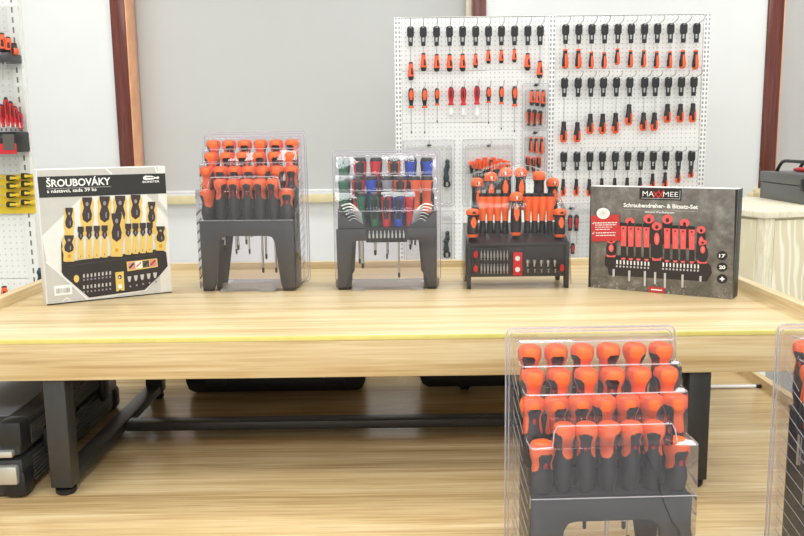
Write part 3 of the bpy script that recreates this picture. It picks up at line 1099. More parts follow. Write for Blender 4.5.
# ================================================================== PRINTED CARTONS
class Carton:
    def __init__(self, name, label, pl, pr, h, depth, side_mat, front_mat, top_mat):
        a, c = onz(pl[0], pl[1], ZT), onz(pr[0], pr[1], ZT)
        self.o = a
        d = c - a
        self.W = d.length
        self.ang = math.atan2(d.y, d.x)
        self.dir = d.normalized()
        self.H = h
        self.root = thing(name, label, 'box', a, self.ang)
        self.nrm = Vector((self.dir.y, -self.dir.x, 0))
        q = MB()
        W = self.W
        q.add([(0, 0, 0), (W, 0, 0), (W, 0, h), (0, 0, h), (0, depth, 0), (W, depth, 0), (W, depth, h), (0, depth, h)],
              [(0, 1, 2, 3)], front_mat)
        o = 0
        for f, mt in (((1, 5, 6, 2), side_mat), ((4, 0, 3, 7), side_mat), ((5, 4, 7, 6), side_mat), ((3, 2, 6, 7), top_mat), ((0, 4, 5, 1), top_mat)):
            q.f.append(f); q.m.append(q.mi(mt))
        link('carton', q.mesh(name, bevel=0.0014, bseg=2), self.root)
        self.ink = MB()
        self.layer = 1
        q = MB(); q.box(W * 0.02, W * 0.98, depth * 0.55, depth * 0.56, h - 0.0005, h + 0.0006, top_mat)
        link('top_flap', q.mesh('top_flap'), self.root)

    def uv(self, px, py):
        d = ray(px, py)
        o = Vector((0, 0, HCAM))
        k = (self.o - o).dot(self.nrm) / d.dot(self.nrm)
        p = o + d * k - self.o
        return p.dot(self.dir), p.z

    def y(self, layer):
        return -0.00022 * layer

    def poly(self, pts, mat, layer=1, px=True):
        if px:
            pts = [self.uv(*p) for p in pts]
        pts = [(min(max(u, 0.0008), self.W - 0.0008), min(max(v, 0.0008), self.H - 0.0008)) for u, v in pts]
        y = self.y(layer)
        ar = sum(p[0] * r[1] - r[0] * p[1] for p, r in zip(pts, pts[1:] + pts[:1]))
        if ar < 0:
            pts = pts[::-1]
        self.ink.add([(u, y, v) for u, v in pts], [tuple(range(len(pts)))], mat)

    def ell(self, cx, cy, rx, ry, mat, layer=1, n=20, rot_=0.0):
        c, s = math.cos(rot_), math.sin(rot_)
        pts = []
        for k in range(n):
            a = 2 * PI * k / n
            x, y = rx * math.cos(a), ry * math.sin(a)
            pts.append((cx + x * c - y * s, cy + x * s + y * c))
        self.poly(pts, mat, layer)

    def line(self, pts, w, mat, layer=1):
        for a, c in zip(pts, pts[1:]):
            dx, dy = c[0] - a[0], c[1] - a[1]
            L = math.hypot(dx, dy)
            nx, ny = -dy / L * w / 2, dx / L * w / 2
            self.poly([(a[0] + nx, a[1] + ny), (c[0] + nx, c[1] + ny), (c[0] - nx, c[1] - ny), (a[0] - nx, a[1] - ny)], mat, layer)

    def text(self, s, p0, p1, cap_px, mat, layer=5, bold=0.0, slant=0.0):
        """string from baseline pixel p0 to baseline pixel p1, cap height in px"""
        vs, fs, x0, x1, y0, y1 = text_geo(s, bold)
        a, c = self.uv(*p0), self.uv(*p1)
        top = self.uv(p0[0], p0[1] - cap_px)
        sx = (c[0] - a[0]) / (x1 - x0)
        sz = (top[1] - a[1]) / 0.70
        sl = (c[1] - a[1]) / (c[0] - a[0])
        pts = []
        for x, y in vs:
            u = a[0] + (x - x0) * sx + slant * y * sz
            pts.append((u, self.y(layer), a[1] + y * sz + (u - a[0]) * sl))
        self.ink.add(pts, fs, mat)

    def finish(self):
        link('printed_front', self.ink.mesh('printed_front', smooth=0, weld=False), self.root)


# ---- white carton with yellow tools
C = Carton('screwdriver_carton', 'white and grey printed carton with yellow screwdrivers on it, left end of the table',
           (46.5, 305.6), (172.2, 292.6), 0.327, 0.058, 'carton_white', 'carton_white', 'carton_white')
C.poly([(36.5, 170.5), (157.5, 167), (160.5, 292), (48, 303)], 'ink_grey', 1)


def skew(x, y):
    return x, y


# lighter picture field (octagon) and curved light lines
C.poly([(82, 197), (148, 193.2), (171, 222), (171.8, 262), (146, 291), (88, 300), (60, 275), (46.5, 262), (42, 236)], 'ink_light', 2)
C.line([(105.5, 168.3), (108.5, 171), (112, 174.2)], 1.4, 'ink_white', 2)
C.line([(155, 167), (157, 173)], 1.4, 'ink_white', 2)
C.line([(148, 193.5), (158, 203), (166, 212), (170.5, 217)], 4.0, 'ink_grey', 3)
C.line([(62, 302), (66.5, 297.5), (71, 301.5)], 1.2, 'ink_light', 2)
C.line([(46, 262), (58, 272), (88, 300)], 1.2, 'ink_white', 3)
C.poly([(37.2, 176.8), (167.5, 173.2), (168.8, 193.2), (39.4, 197.8)], 'ink_band', 4)
C.text('\u0160ROUBOV\u00c1KY', (46.4, 187.0), (110.6, 184.4), 7.2, 'ink_white', 5, bold=0.025)
C.text('s n\u00e1stavci, sada 39 ks', (47.0, 193.0), (96.5, 190.8), 3.4, 'ink_white', 5, bold=0.02)
C.line([(47, 188.9), (111, 186.5)], 0.35, 'ink_silver', 5)
C.poly([(143, 177.0), (145, 175.6), (152, 175.8), (155.5, 177.2), (158, 176.2), (159.3, 177.8), (158, 179), (155.5, 178.4), (152, 179.6), (145, 180), (143, 179)], 'ink_white', 5)
C.line([(146, 177.6), (154, 177.4)], 0.8, 'ink_band', 6)
C.text('BONSTER', (142.6, 182.9), (159.4, 182.2), 2.0, 'ink_white', 5, bold=0.02)


def print_driver(cx, top, bot, w, mat, dark, lay, thin=False):
    """printed picture of a handle: yellow body, dark soft-grip drop"""
    if thin:
        C.poly([(cx - w * 0.36, top + 9), (cx + w * 0.36, top + 9), (cx + w * 0.5, bot - 1), (cx + w * 0.42, bot), (cx - w * 0.42, bot), (cx - w * 0.5, bot - 1)], mat, lay)
        C.poly([(cx - w * 0.5, top), (cx + w * 0.5, top), (cx + w * 0.5, top + 5), (cx + w * 0.34, top + 6), (cx + w * 0.42, top + 10), (cx, top + 14), (cx - w * 0.42, top + 10), (cx - w * 0.34, top + 6), (cx - w * 0.5, top + 5)], dark, lay + 1)
        C.line([(cx + 0.2, top + 7.5), (cx + 0.2, top + 11)], 0.8, 'ink_shine', lay + 2)
        C.line([(cx, bot - 4), (cx, bot - 2)], 0.5, dark, lay + 2)
        return
    h = bot - top
    C.poly([(cx - w * 0.38, top), (cx + w * 0.38, top), (cx + w * 0.5, top + h * 0.14), (cx + w * 0.44, top + h * 0.3), (cx + w * 0.52, top + h * 0.52), (cx + w * 0.40, top + h * 0.72),
            (cx + w * 0.42, bot - 1), (cx + w * 0.36, bot), (cx - w * 0.36, bot), (cx - w * 0.42, bot - 1), (cx - w * 0.40, top + h * 0.72), (cx - w * 0.52, top + h * 0.52), (cx - w * 0.44, top + h * 0.3), (cx - w * 0.5, top + h * 0.14)], mat, lay)
    C.poly([(cx - w * 0.36, top - 0.3), (cx + w * 0.36, top - 0.3), (cx + w * 0.34, top + h * 0.10), (cx + w * 0.22, top + h * 0.26), (cx + w * 0.36, top + h * 0.44), (cx + w * 0.30, top + h * 0.58), (cx, top + h * 0.66),
            (cx - w * 0.30, top + h * 0.58), (cx - w * 0.36, top + h * 0.44), (cx - w * 0.22, top + h * 0.26), (cx - w * 0.34, top + h * 0.10)], dark, lay + 1)
    C.ell(cx, top + h * 0.17, w * 0.11, h * 0.055, 'ink_shine', lay + 2, 10)
    C.line([(cx + w * 0.1, top + h * 0.40), (cx + w * 0.1, top + h * 0.54)], w * 0.07, 'ink_shine', lay + 2)


for cx, top, bot, w in ((69, 208, 240, 11), (87, 197.5, 236, 14), (104.5, 196.5, 236, 14.5), (120, 196, 236, 14.5), (135.5, 195, 232, 13.5), (151.5, 202, 234, 10.5)):
    print_driver(cx, top, bot, w, 'ink_yellow', 'ink_brownblack', 5)
# dark rack
C.poly([(61, 240), (66, 262), (158, 249), (161, 249.5), (166, 252), (167.5, 266), (159, 276), (144.5, 289.8), (89, 297.5), (64, 276), (61.5, 272)], 'ink_dark', 8)
C.line([(66, 262.3), (158, 249.4)], 0.8, 'ink_midgrey', 9)
C.line([(67, 266), (164, 252.8)], 0.5, 'ink_midgrey', 9)
for cx in (80.5, 88.8, 96.6, 104.4):
    print_driver(cx, 226.5 - (cx - 80) * 0.05, 259.5 - (cx - 80) * 0.09, 6.2, 'ink_yellow', 'ink_brownblack', 10, True)
for cx in (128, 135.2, 142.6, 149.5):
    print_driver(cx, 223.5 - (cx - 128) * 0.05, 254.5 - (cx - 128) * 0.1, 6.2, 'ink_yellow', 'ink_brownblack', 10, True)
print_driver(116.4, 213.5, 256.5, 14.5, 'ink_yellow', 'ink_brownblack', 13)
print_driver(68.8, 235.5, 261.5, 13.5, 'ink_yellow', 'ink_brownblack', 13)
print_driver(160.3, 226.5, 250.5, 12.0, 'ink_yellow', 'ink_brownblack', 13)
for cx, cy in ((116.4, 250), (69, 256), (160.3, 246)):
    C.poly([(cx - 1.5, cy - 1.5), (cx + 1.5, cy - 1.8), (cx + 1.5, cy + 1.5), (cx - 1.5, cy + 1.7)], 'ink_ochre', 17)
C.ell(76.3, 278.6, 2.7, 3.8, 'ink_yellow', 10)
for k in range(8):
    x = 83.8 + 3.75 * k
    for y in (275.8, 279.8, 286.6, 291.4):
        yy = y - 0.115 * (x - 83.8) + (0.0 if y < 281 else 0.4)
        h = 3.4 if y in (275.8, 286.6) else 1.6
        C.poly([(x - 0.75, yy - h / 2), (x + 0.75, yy - h / 2), (x + 0.85, yy + h / 2), (x - 0.85, yy + h / 2)], 'ink_silver' if h > 2 else 'ink_shine', 10)
C.poly([(115.0, 272.4), (123.4, 271.2), (124.4, 290.2), (121.5, 290.4), (119.8, 289.3), (118.3, 291.0), (116.2, 291.4)], 'ink_yellow', 10)
C.ell(119.6, 276.9, 1.9, 2.2, 'ink_dark', 11); C.ell(119.9, 286.3, 1.9, 2.2, 'ink_white', 11)
C.ell(119.2, 277.2, 1.0, 1.2, 'ink_silver', 12)
C.poly([(126.3, 261.7), (156.8, 258.2), (157.7, 266.7), (127.3, 271.2)], 'ink_yellow', 10)
for k in range(4):
    x = 128 + 7.1 * k
    C.poly([(x, 262.6 - 0.9 * k), (x + 6.5, 261.8 - 0.9 * k), (x + 7.1, 268.6 - 0.95 * k), (x + 0.6, 269.6 - 0.95 * k)], ['ink_pink', 'ink_white', 'ink_shadow', 'ink_pink'][k], 11)
    C.line([(x + 1, 268 - k), (x + 5.6, 263.2 - k)], 1.8, ['ink_dark', 'ink_pink', 'ink_dark', 'ink_red'][k], 12)
for k in range(5):
    x = 129.2 + 6.4 * k
    y = 278.8 - 0.95 * k
    C.poly([(x - 1.9, y - 2.4), (x + 1.9, y - 2.7), (x + 1.5, y + 0.6), (x + 0.9, y + 2.8), (x - 0.6, y + 3), (x - 1.4, y + 0.8)], 'ink_silver', 10)
    C.ell(x + 1.0, y + 7.5 - 0.25 * k, 1.0, 1.1, 'ink_shine', 10, 8)
# barcode patch
C.poly([(54.0, 285.9), (71.6, 284.3), (72.3, 294.0), (54.6, 295.9)], 'ink_white', 6)
for k in range(13):
    x = 56.2 + 1.1 * k
    C.line([(x, 288.6 - 0.09 * k * 1.1), (x + 0.2, 293.6 - 0.1 * k * 1.1)], 0.3 + 0.45 * rnd.random(), 'ink_shadow', 7)
# black bottom line
C.poly([(46.3, 304.2), (172.2, 291.4), (172.2, 292.8), (46.5, 306)], 'ink_black', 7)
C.finish()

# ---- dark concrete carton with red tools
C = Carton('screwdriver_carton', 'dark grey printed carton with red screwdrivers on it, right end of the table',
           (588.0, 287.0), (733.0, 299.6), 0.262, 0.056, 'carton_black', 'ink_concrete', 'carton_white')
C.poly([(587, 186.5), (591.0, 186.5), (590.6, 287.6), (587, 288)], 'ink_black', 1)
C.poly([(735.5, 188), (739, 188), (738, 300), (732.4, 300)], 'ink_black', 1)
C.poly([(639.6, 188.0), (681.8, 188.8), (681.4, 200.6), (639.4, 199.4)], 'ink_black', 2)
C.line([(641.2, 198.0), (679.8, 199.0), (680.2, 190.2)], 0.3, 'ink_white', 3)
C.text('MA', (642.6, 196.2), (654.0, 196.4), 5.4, 'ink_white', 4)
C.text('MEE', (663.2, 196.6), (678.2, 196.9), 5.0, 'ink_white', 4, bold=-0.004)
for x in (653.4, 658.2):
    C.line([(x, 197.8), (x + 6.2, 190.0)], 1.0, 'ink_logo_red', 5)
    C.line([(x + 0.4, 191.2), (x + 5.0, 197.6)], 1.0, 'ink_logo_red', 6)
C.line([(660, 198.4), (676, 198.8)], 0.35, 'ink_silver', 4)
C.text('Schraubendreher- & Bitsatz-Set', (623.6, 206.8), (698.0, 209.0), 3.9, 'ink_white', 4, bold=0.03)
C.line([(624, 209.4), (698, 211.6)], 0.25, 'ink_silver', 4)
C.text('inklusive Wandhalterung', (645.0, 212.6), (674.2, 213.6), 1.9, 'ink_white', 4, bold=0.02)
# dark soft shadow of the rack and rack itself
C.poly([(605, 257.0), (609, 254.5), (707, 262.5), (711, 266), (712.0, 273), (707, 281.5), (609, 275.2), (607.5, 268), (604.8, 265)], 'ink_dark', 2)
# long handles: heads behind
for cx, cy, r in ((630, 221.5, 4.6), (649, 218.8, 5.4), (667.5, 219.2, 5.4), (684.6, 223, 4.9)):
    C.poly([(cx - r * 0.9, cy + 1), (cx + r * 0.9, cy + 1), (cx + r * 1.05, cy + 25), (cx - r * 1.05, cy + 25)], 'ink_dark', 3)
    C.ell(cx, cy, r, r * 0.86, 'ink_tool_red', 4)
    C.ell(cx, cy + 1.0, r * 0.34, r * 0.42, 'ink_dark', 5, 10)
for i, cx in enumerate((623.6, 631.0, 638.6, 646.6, 667.2, 675.4, 683.2, 691.9)):
    y = 223.3 + (cx - 623) * 0.052
    C.poly([(cx - 3.4, y - 0.8), (cx + 3.4, y - 0.6), (cx + 3.4, y + 2.6), (cx - 3.4, y + 2.6)], 'ink_black', 6)
    C.poly([(cx - 3.1, y + 2.6), (cx + 3.1, y + 2.7), (cx + 2.6, y + 22.8), (cx - 2.6, y + 22.7)], 'ink_tool_red', 6)
    C.ell(cx, y + 5.0, 0.9, 0.9, 'ink_black', 7, 8)
    C.poly([(cx - 2.6, y + 22.7), (cx + 2.6, y + 22.8), (cx + 3.0, y + 35), (cx - 3.0, y + 35)], 'ink_dark', 6)
    C.poly([(cx - 2.3, y + 34.3), (cx + 2.3, y + 34.4), (cx + 1.6, y + 36.4), (cx - 1.6, y + 36.4)], 'ink_tool_red', 7)
    C.line([(cx, y + 9), (cx, y + 13.6)], 1.0, 'ink_tool_red_light', 7)
for cx, top, bot, w in ((657.0, 222.0, 260.0, 10.0), (701.4, 225.5, 262.5, 8.8)):
    C.poly([(cx - w * 0.45, top + 4), (cx + w * 0.45, top + 4), (cx + w * 0.62, bot - 6), (cx + w * 0.5, bot), (cx - w * 0.5, bot), (cx - w * 0.62, bot - 6)], 'ink_dark', 8)
    C.ell(cx, top + 4.2, w * 0.50, w * 0.42, 'ink_tool_red', 9)
    C.ell(cx, top + 5.0, w * 0.17, w * 0.2, 'ink_dark', 10, 10)
    C.ell(cx, top + (bot - top) * 0.44, w * 0.27, w * 0.62, 'ink_tool_red', 9)
    C.ell(cx, top + (bot - top) * 0.44, w * 0.12, w * 0.4, 'ink_tool_red_light', 10, 12)
    C.poly([(cx - w * 0.5, bot - 3.0), (cx - w * 0.2, bot - 1.4), (cx + w * 0.2, bot - 1.4), (cx + w * 0.5, bot - 3.0), (cx + w * 0.42, bot + 0.6), (cx - w * 0.42, bot + 0.6)], 'ink_tool_red', 9)
# short end handles
for cx, top, bot in ((611.5, 238.5, 256.5), (703.0, 240.0, 263.0)):
    C.ell(cx, (top + bot) / 2 + 2, 5.2, 9.5, 'ink_dark', 11)
    C.ell(cx, top + 2.2, 4.4, 2.6, 'ink_tool_red', 12)
    C.ell(cx, top + 2.6, 1.6, 1.0, 'ink_black', 13, 10)
    C.ell(cx, top + 9.5, 2.5, 3.8, 'ink_tool_red', 12)
    C.ell(cx, top + 9.0, 1.0, 2.4, 'ink_tool_red_light', 13, 10)
    C.poly([(cx - 4.6, bot - 2.4), (cx - 1.5, bot - 1.0), (cx + 1.5, bot - 1.0), (cx + 4.6, bot - 2.0), (cx + 4, bot + 0.5), (cx - 4, bot + 0.4)], 'ink_tool_red', 12)
# bits and blades
for base, n_ in ((617.2, 10), (663.4, 11)):
    for k in range(n_):
        x = base + 3.5 * k
        if x > 700:
            continue
        y = 262.0 + (x - 617) * 0.055
        C.poly([(x - 0.7, y - 2.0), (x + 0.7, y - 2.0), (x + 0.7, y + 2.0), (x - 0.7, y + 2.0)], 'ink_white', 6)
        C.ell(x - 0.3, y + 4.2, 1.0, 1.1, 'ink_silver', 6, 8)
for x, y0, y1 in ((613.8, 269, 276.5), (629.4, 270.5, 281), (645.0, 271, 286), (655.2, 272, 284), (665.0, 273, 288), (682.6, 274.5, 287.5), (700.6, 276, 281.5)):
    C.poly([(x - 1.0, y0), (x + 1.2, y0), (x + 0.9, y1), (x - 1.1, y1)], 'ink_silver', 6)
C.poly([(648.8, 286.4), (664.6, 287.6), (664.4, 293.0), (648.6, 291.8)], 'ink_red', 7)
C.line([(651.2, 289.3), (662.2, 290.2)], 1.2, 'ink_white', 8)
# red sticker with text lines and white roundel
C.poly([(591.4, 215.8), (619.2, 214.2), (621.8, 240.2), (592.4, 241.6)], 'ink_red', 14)
C.ell(603.6, 213.3, 6.6, 5.6, 'ink_white', 15, 24)
C.ell(603.6, 213.3, 4.2, 3.4, 'ink_light', 16, 20)
C.ell(603.6, 213.3, 1.2, 1.0, 'ink_silver', 17, 10)
for y, xa, xb, w in ((222.9, 595, 617.4, 1.0), (225.0, 595.4, 616.8, 0.8), (227.2, 595.4, 612.8, 0.6), (229.4, 595.8, 610.8, 0.7), (232.8, 596.2, 616, 0.9), (235.4, 596.2, 615.6, 0.9)):
    x = xa
    while x < xb:
        L = rnd.uniform(1.6, 4.0)
        C.line([(x, y - 0.02 * (x - xa)), (min(x + L, xb), y - 0.02 * (min(x + L, xb) - xa))], w, 'ink_white', 15)
        x += L + 0.6
for y in (223, 233):
    C.line([(592.6, y), (593.6, y + 1), (594.8, y - 1.4)], 0.5, 'ink_white', 15)
# badges
for cy, s in ((255.6, '17'), (267.0, '20'), (278.9, '+')):
    C.ell(722.2, cy, 5.6, 4.9, 'ink_shadow', 3, 24)
    C.ell(722.2, cy, 5.1, 4.4, 'ink_black', 4, 24)
    if s == '+':
        C.poly([(719.2, cy), (721.2, cy - 1.1), (722.2, cy - 2.8), (723.2, cy - 1.1), (725.2, cy), (723.2, cy + 1.1), (722.2, cy + 2.8), (721.2, cy + 1.1)], 'ink_white', 5)
    else:
        C.text(s, (719.0, cy + 1.7), (725.4, cy + 1.9), 3.3, 'ink_white', 5, bold=0.04)
C.finish()

# ================================================================== PEGBOARD
PY = 4.2


def P(px, py, Y=PY):
    p = ony(px, py, Y)
    return p.x, p.z


X0, ZTOP = P(394, 18)
XM = (P(550, 17)[0] + P(555, 17)[0]) / 2
X1 = P(711, 14.4)[0]
peg = thing('pegboard_stand', 'white perforated pegboard wall hung with rows of screwdrivers', 'pegboard', ((X0 + X1) / 2, PY, 0))
pcx = (X0 + X1) / 2
UW = 0.034
ups = [(X0, X0 + UW), (XM - UW / 2, XM + UW / 2), (X1 - UW, X1)]
for a, c in ups:
    q = MB(); q.box(a - (a + c) / 2, c - (a + c) / 2, -0.008, 0.03, 0, ZTOP, 'slot_strip')
    u = link('upright', q.mesh('upright', bevel=0.002), peg, ((a + c) / 2 - pcx, 0, 0))
    q = MB(); q.box(-0.03, 0.03, -0.25, 0.25, 0, 0.03, 'shelf_steel')
    link('base_foot', q.mesh('base_foot', bevel=0.003), u)
PH = P(470, 18)[1] - P(470, 71)[1]
for a, c in ((ups[0][1], ups[1][0]), (ups[1][1], ups[2][0])):
    z = ZTOP - 0.003
    while z > 0.25:
        zb_ = max(z - PH, 0.1)
        q = MB(); q.box(-(c - a) / 2, (c - a) / 2, 0.0, 0.018, zb_ + 0.0022, z, 'peg_holes')
        link('perforated_panel', q.mesh('perforated_panel', bevel=0.0015, bseg=1), peg, ((a + c) / 2 - pcx, 0, 0))
        z = zb_
q = MB(); q.box(X0 - pcx, X1 - pcx, 0.0, 0.028, ZTOP, ZTOP + 0.003, 'shelf_steel')
link('top_cap', q.mesh('top_cap', bevel=0.001), peg)
# hook mesh: origin at the board
q = MB()
q.tube([(0, 0.004, 0), (0, -0.060, 0.0), (0, -0.120, 0.006), (0, -0.135, 0.014), (0, -0.142, 0.026)], 0.0019, 'steel', 6)
q.box(-0.006, 0.006, -0.003, 0.001, -0.006, 0.006, 'steel')
HOOK = q.mesh('wire_hook')


def hook(x, z):
    link('wire_hook', HOOK, peg, (x - pcx, 0, z))


# ---- hang tag: block with two eyes, stem with window
q = MB()
q.prism([(-0.0170, -0.008), (-0.0170, -0.043), (-0.0115, -0.052), (0.0115, -0.052), (0.0170, -0.043), (0.0170, -0.008), (0.010, 0.0), (-0.010, 0.0)], -0.006, 0.006, 'black_plastic')
for s in (-1, 1):
    q.prism([(s * 0.0082 - 0.0030, -0.052), (s * 0.0082 + 0.0030, -0.052), (s * 0.0078 + 0.0030, -0.076), (s * 0.0078 - 0.0030, -0.076)], -0.004, 0.004, 'black_plastic')
q.prism([(-0.0110, -0.074), (0.0110, -0.074), (0.0100, -0.093), (-0.0100, -0.093)], -0.005, 0.005, 'black_plastic')
TAG = q.mesh('hang_tag', bevel=0.001, bseg=1)
q = MB()
q.box(-0.005, -0.0015, -0.0066, -0.0058, -0.0075, -0.004, 'steel')
q.box(0.0015, 0.005, -0.0066, -0.0058, -0.0075, -0.004, 'steel')
EYE = q.mesh('tag_rivet')


def tool_pair(L, R, kind):
    """handle of a hung screwdriver, hanging below z = 0 with its blade end up (kind a, d, e) or down (b, c)"""
    pr = [(0.0, R * 0.5), (L * 0.05, R * 0.86), (L * 0.20, R * 1.04), (L * 0.42, R * 1.0), (L * 0.66, R * 0.78), (L * 0.86, R * 0.66), (L * 0.95, R * 0.74), (L, R * 0.5)]
    if kind in 'bc':
        pr = [(0.0, R * 0.9), (L * 0.05, R * 0.95), (L * 0.16, R * 0.62), (L * 0.45, R * 0.9), (L * 0.70, R * 1.0), (L * 0.88, R * 0.86), (L * 0.97, R * 0.6), (L, R * 0.3)]
    if kind == 'a':
        cov = lambda a, h, r: (0.12 * L < h < 0.82 * L) and not (abs(a - 0.35) < 0.42 and 0.36 * L < h < 0.70 * L) and abs(a) < 2.6
        c = 'orange_tool'
    elif kind == 'd':
        cov = lambda a, h, r: h < 0.09 * L or (h > 0.90 * L) or (-0.25 < a < 2.6 and h > 0.24 * L) or (a < -2.8 and h > 0.5 * L)
        c = 'orange_tool'
    elif kind == 'e':
        cov = lambda a, h, r: h > 0.90 * L or (abs(a + 0.05) > 0.42 and h > (0.46 if a > 0 else 0.66) * L)
        c = 'orange_tool'
    elif kind == 'b':
        cov = lambda a, h, r: h > 0.88 * L or ((a / 0.7) ** 2 + ((h - 0.36 * L) / (0.26 * L)) ** 2 < 1) or (0.75 < a < 2.4 and 0.1 * L < h < 0.5 * L)
        c = 'orange_tool'
    elif kind == 'f':
        pr = [(0.0, R * 0.8), (L * 0.05, R * 0.9), (L * 0.4, R * 0.85), (L * 0.85, R), (L * 0.97, R), (L, R * 0.6)]
        cov = lambda a, h, r: h < 0.72 * L
        c = 'orange_tool'
    elif kind == 't':
        pr = [(0.0, R * 0.6), (L * 0.08, R * 0.9), (L * 0.3, R), (L * 0.6, R * 0.7), (L * 0.8, R * 0.95), (L, R * 0.4)]
        cov = lambda a, h, r: abs(a) < 1.9 and h < 0.8 * L
        c = 'teal_dark'
    elif kind == 'r':
        pr = [(0.0, R * 0.6), (L * 0.08, R * 0.9), (L * 0.3, R * 0.8), (L * 0.6, R), (L * 0.9, R * 0.9), (L, R * 0.4)]
        cov = lambda a, h, r: abs(a) < 0.6 and 0.2 * L < h < 0.8 * L
        c = 'red_plastic'
    elif kind == 'y':
        cov = lambda a, h, r: h < 0.25 * L or h > 0.85 * L or (abs(a) < 0.5 and h < 0.6 * L)
        c = 'yellow'
    else:
        cov = lambda a, h, r: (h > 0.10 * L) and not (0.25 < abs(a) < 0.7 and 0.15 * L < h < 0.6 * L)
        c = 'red_plastic'
    return grid_handle('hung_handle_' + kind, pr, 24, 'grip_black', cov, c, steps=20, thick=0.0009)


CACHE = {}


def pair(L, R, kind):
    k = (round(L, 3), round(R, 4), kind)
    if k not in CACHE:
        CACHE[k] = tool_pair(k[0], k[1], kind)
    return CACHE[k]


def rod(L, r):
    k = ('rod', round(L, 2), r)
    if k not in CACHE:
        q = MB()
        L2 = k[1]
        q.lathe([(0, r), (L2, r)], 8, 'steel')
        CACHE[k] = q.mesh('shaft')
    return CACHE[k]


ORD = ['first', 'second', 'third', 'fourth', 'fifth', 'sixth', 'seventh', 'eighth', 'ninth', 'tenth', 'last']


def hung_driver(px, tag_top, h_top, h_bot, kind, w_px, label, group, Y=PY):
    """black hang tag on a hook, blade below, handle at the bottom"""
    x, zt = P(px, tag_top, Y - 0.03)
    _, za = P(px, h_top, Y - 0.03)
    _, zb2 = P(px, h_bot, Y - 0.03)
    t = thing('hung_screwdriver', label, 'screwdriver', (x, Y - 0.03, zb2), 0, group)
    tg = link('hang_tag', TAG, t, (0, 0, zt - zb2))
    link('tag_rivet', EYE, tg)
    L = za - zb2
    R = w_px * (Y / FPX) / 2
    hm = pair(L, R, kind)
    d = link('handle', hm[0], t)
    link('grip_cover', hm[1], d)['kind'] = 'stuff'
    sl = (zt - 0.06) - za
    if sl > 0.01:
        link('shaft', rod(sl, 0.0022), t, (0, 0.0, za - zb2 - 0.002))
    hook(x, zt - 0.003)
    return t


TOPL = [(410.4, 62, 80.2), (423.2, 53, 71.2), (436.5, 54, 71.6), (449.5, 53.8, 71.6), (462.6, 53.6, 71.4), (475.7, 53.5, 68), (488.5, 49.6, 63.6), (501.5, 49.6, 63.4), (514.6, 48.6, 62.4), (527.9, 53, 70.6), (540.4, 60.6, 78.4)]
for i, (px, a, c) in enumerate(TOPL):
    hung_driver(px, 26.6 - 0.1 * i, a, c, 'a', 5.6 if c - a > 16 else 4.4,
                '%s orange screwdriver in the top row of the left pegboard panel, counted from left' % ORD[i], 'screwdrivers on the pegboard')
R1 = [(565.8, 49, 68.6), (579, 49, 68.4), (592, 51.7, 68.6), (605, 52, 68.6), (618.2, 48.5, 64.8), (631.5, 50, 67.3), (644.8, 49.8, 67.3), (657.8, 51.3, 68.2), (671, 51.3, 68.2), (684, 50, 68.5), (697, 50, 69.4)]
for i, (px, a, c) in enumerate(R1):
    hung_driver(px, 24.4 - 0.13 * i, a, c, 'd', 5.9 if c - a > 17.5 else 4.9,
                '%s screwdriver from left, top row of the right pegboard panel' % ORD[i], 'screwdrivers on the pegboard')
R2 = [(564.6, 121.4, 142.2), (578.3, 122, 142.2), (591.2, 113.5, 134), (603.7, 113.5, 134), (616.7, 112.8, 133.6), (630, 104, 125), (644.8, 112.4, 130.8), (655.8, 112.4, 130.6), (668.7, 103.8, 122.6), (681.7, 103.8, 122.4), (694.2, 103, 122.4)]
for i, (px, a, c) in enumerate(R2):
    hung_driver(px, 77.8 - 0.10 * i, a, c, 'e', 6.4,
                '%s screwdriver from left, middle row of the right pegboard panel' % ORD[i], 'screwdrivers on the pegboard')
R3 = [(563.8, 179, 196.2), (577, 179, 195.6), (590, 179, 196), (602.5, 178.2, 195), (615.5, 178, 195), (628, 177.6, 195), (641, 177.4, 194), (653.5, 173.5, 190), (666, 172.4, 189), (679, 168.6, 183), (691.8, 166.8, 177.6)]
for i, (px, a, c) in enumerate(R3):
    hung_driver(px, 151.9 - 0.10 * i, a, c, 'e', 4.8,
                '%s screwdriver from left, lowest row of the right pegboard panel' % ORD[i], 'screwdrivers on the pegboard')
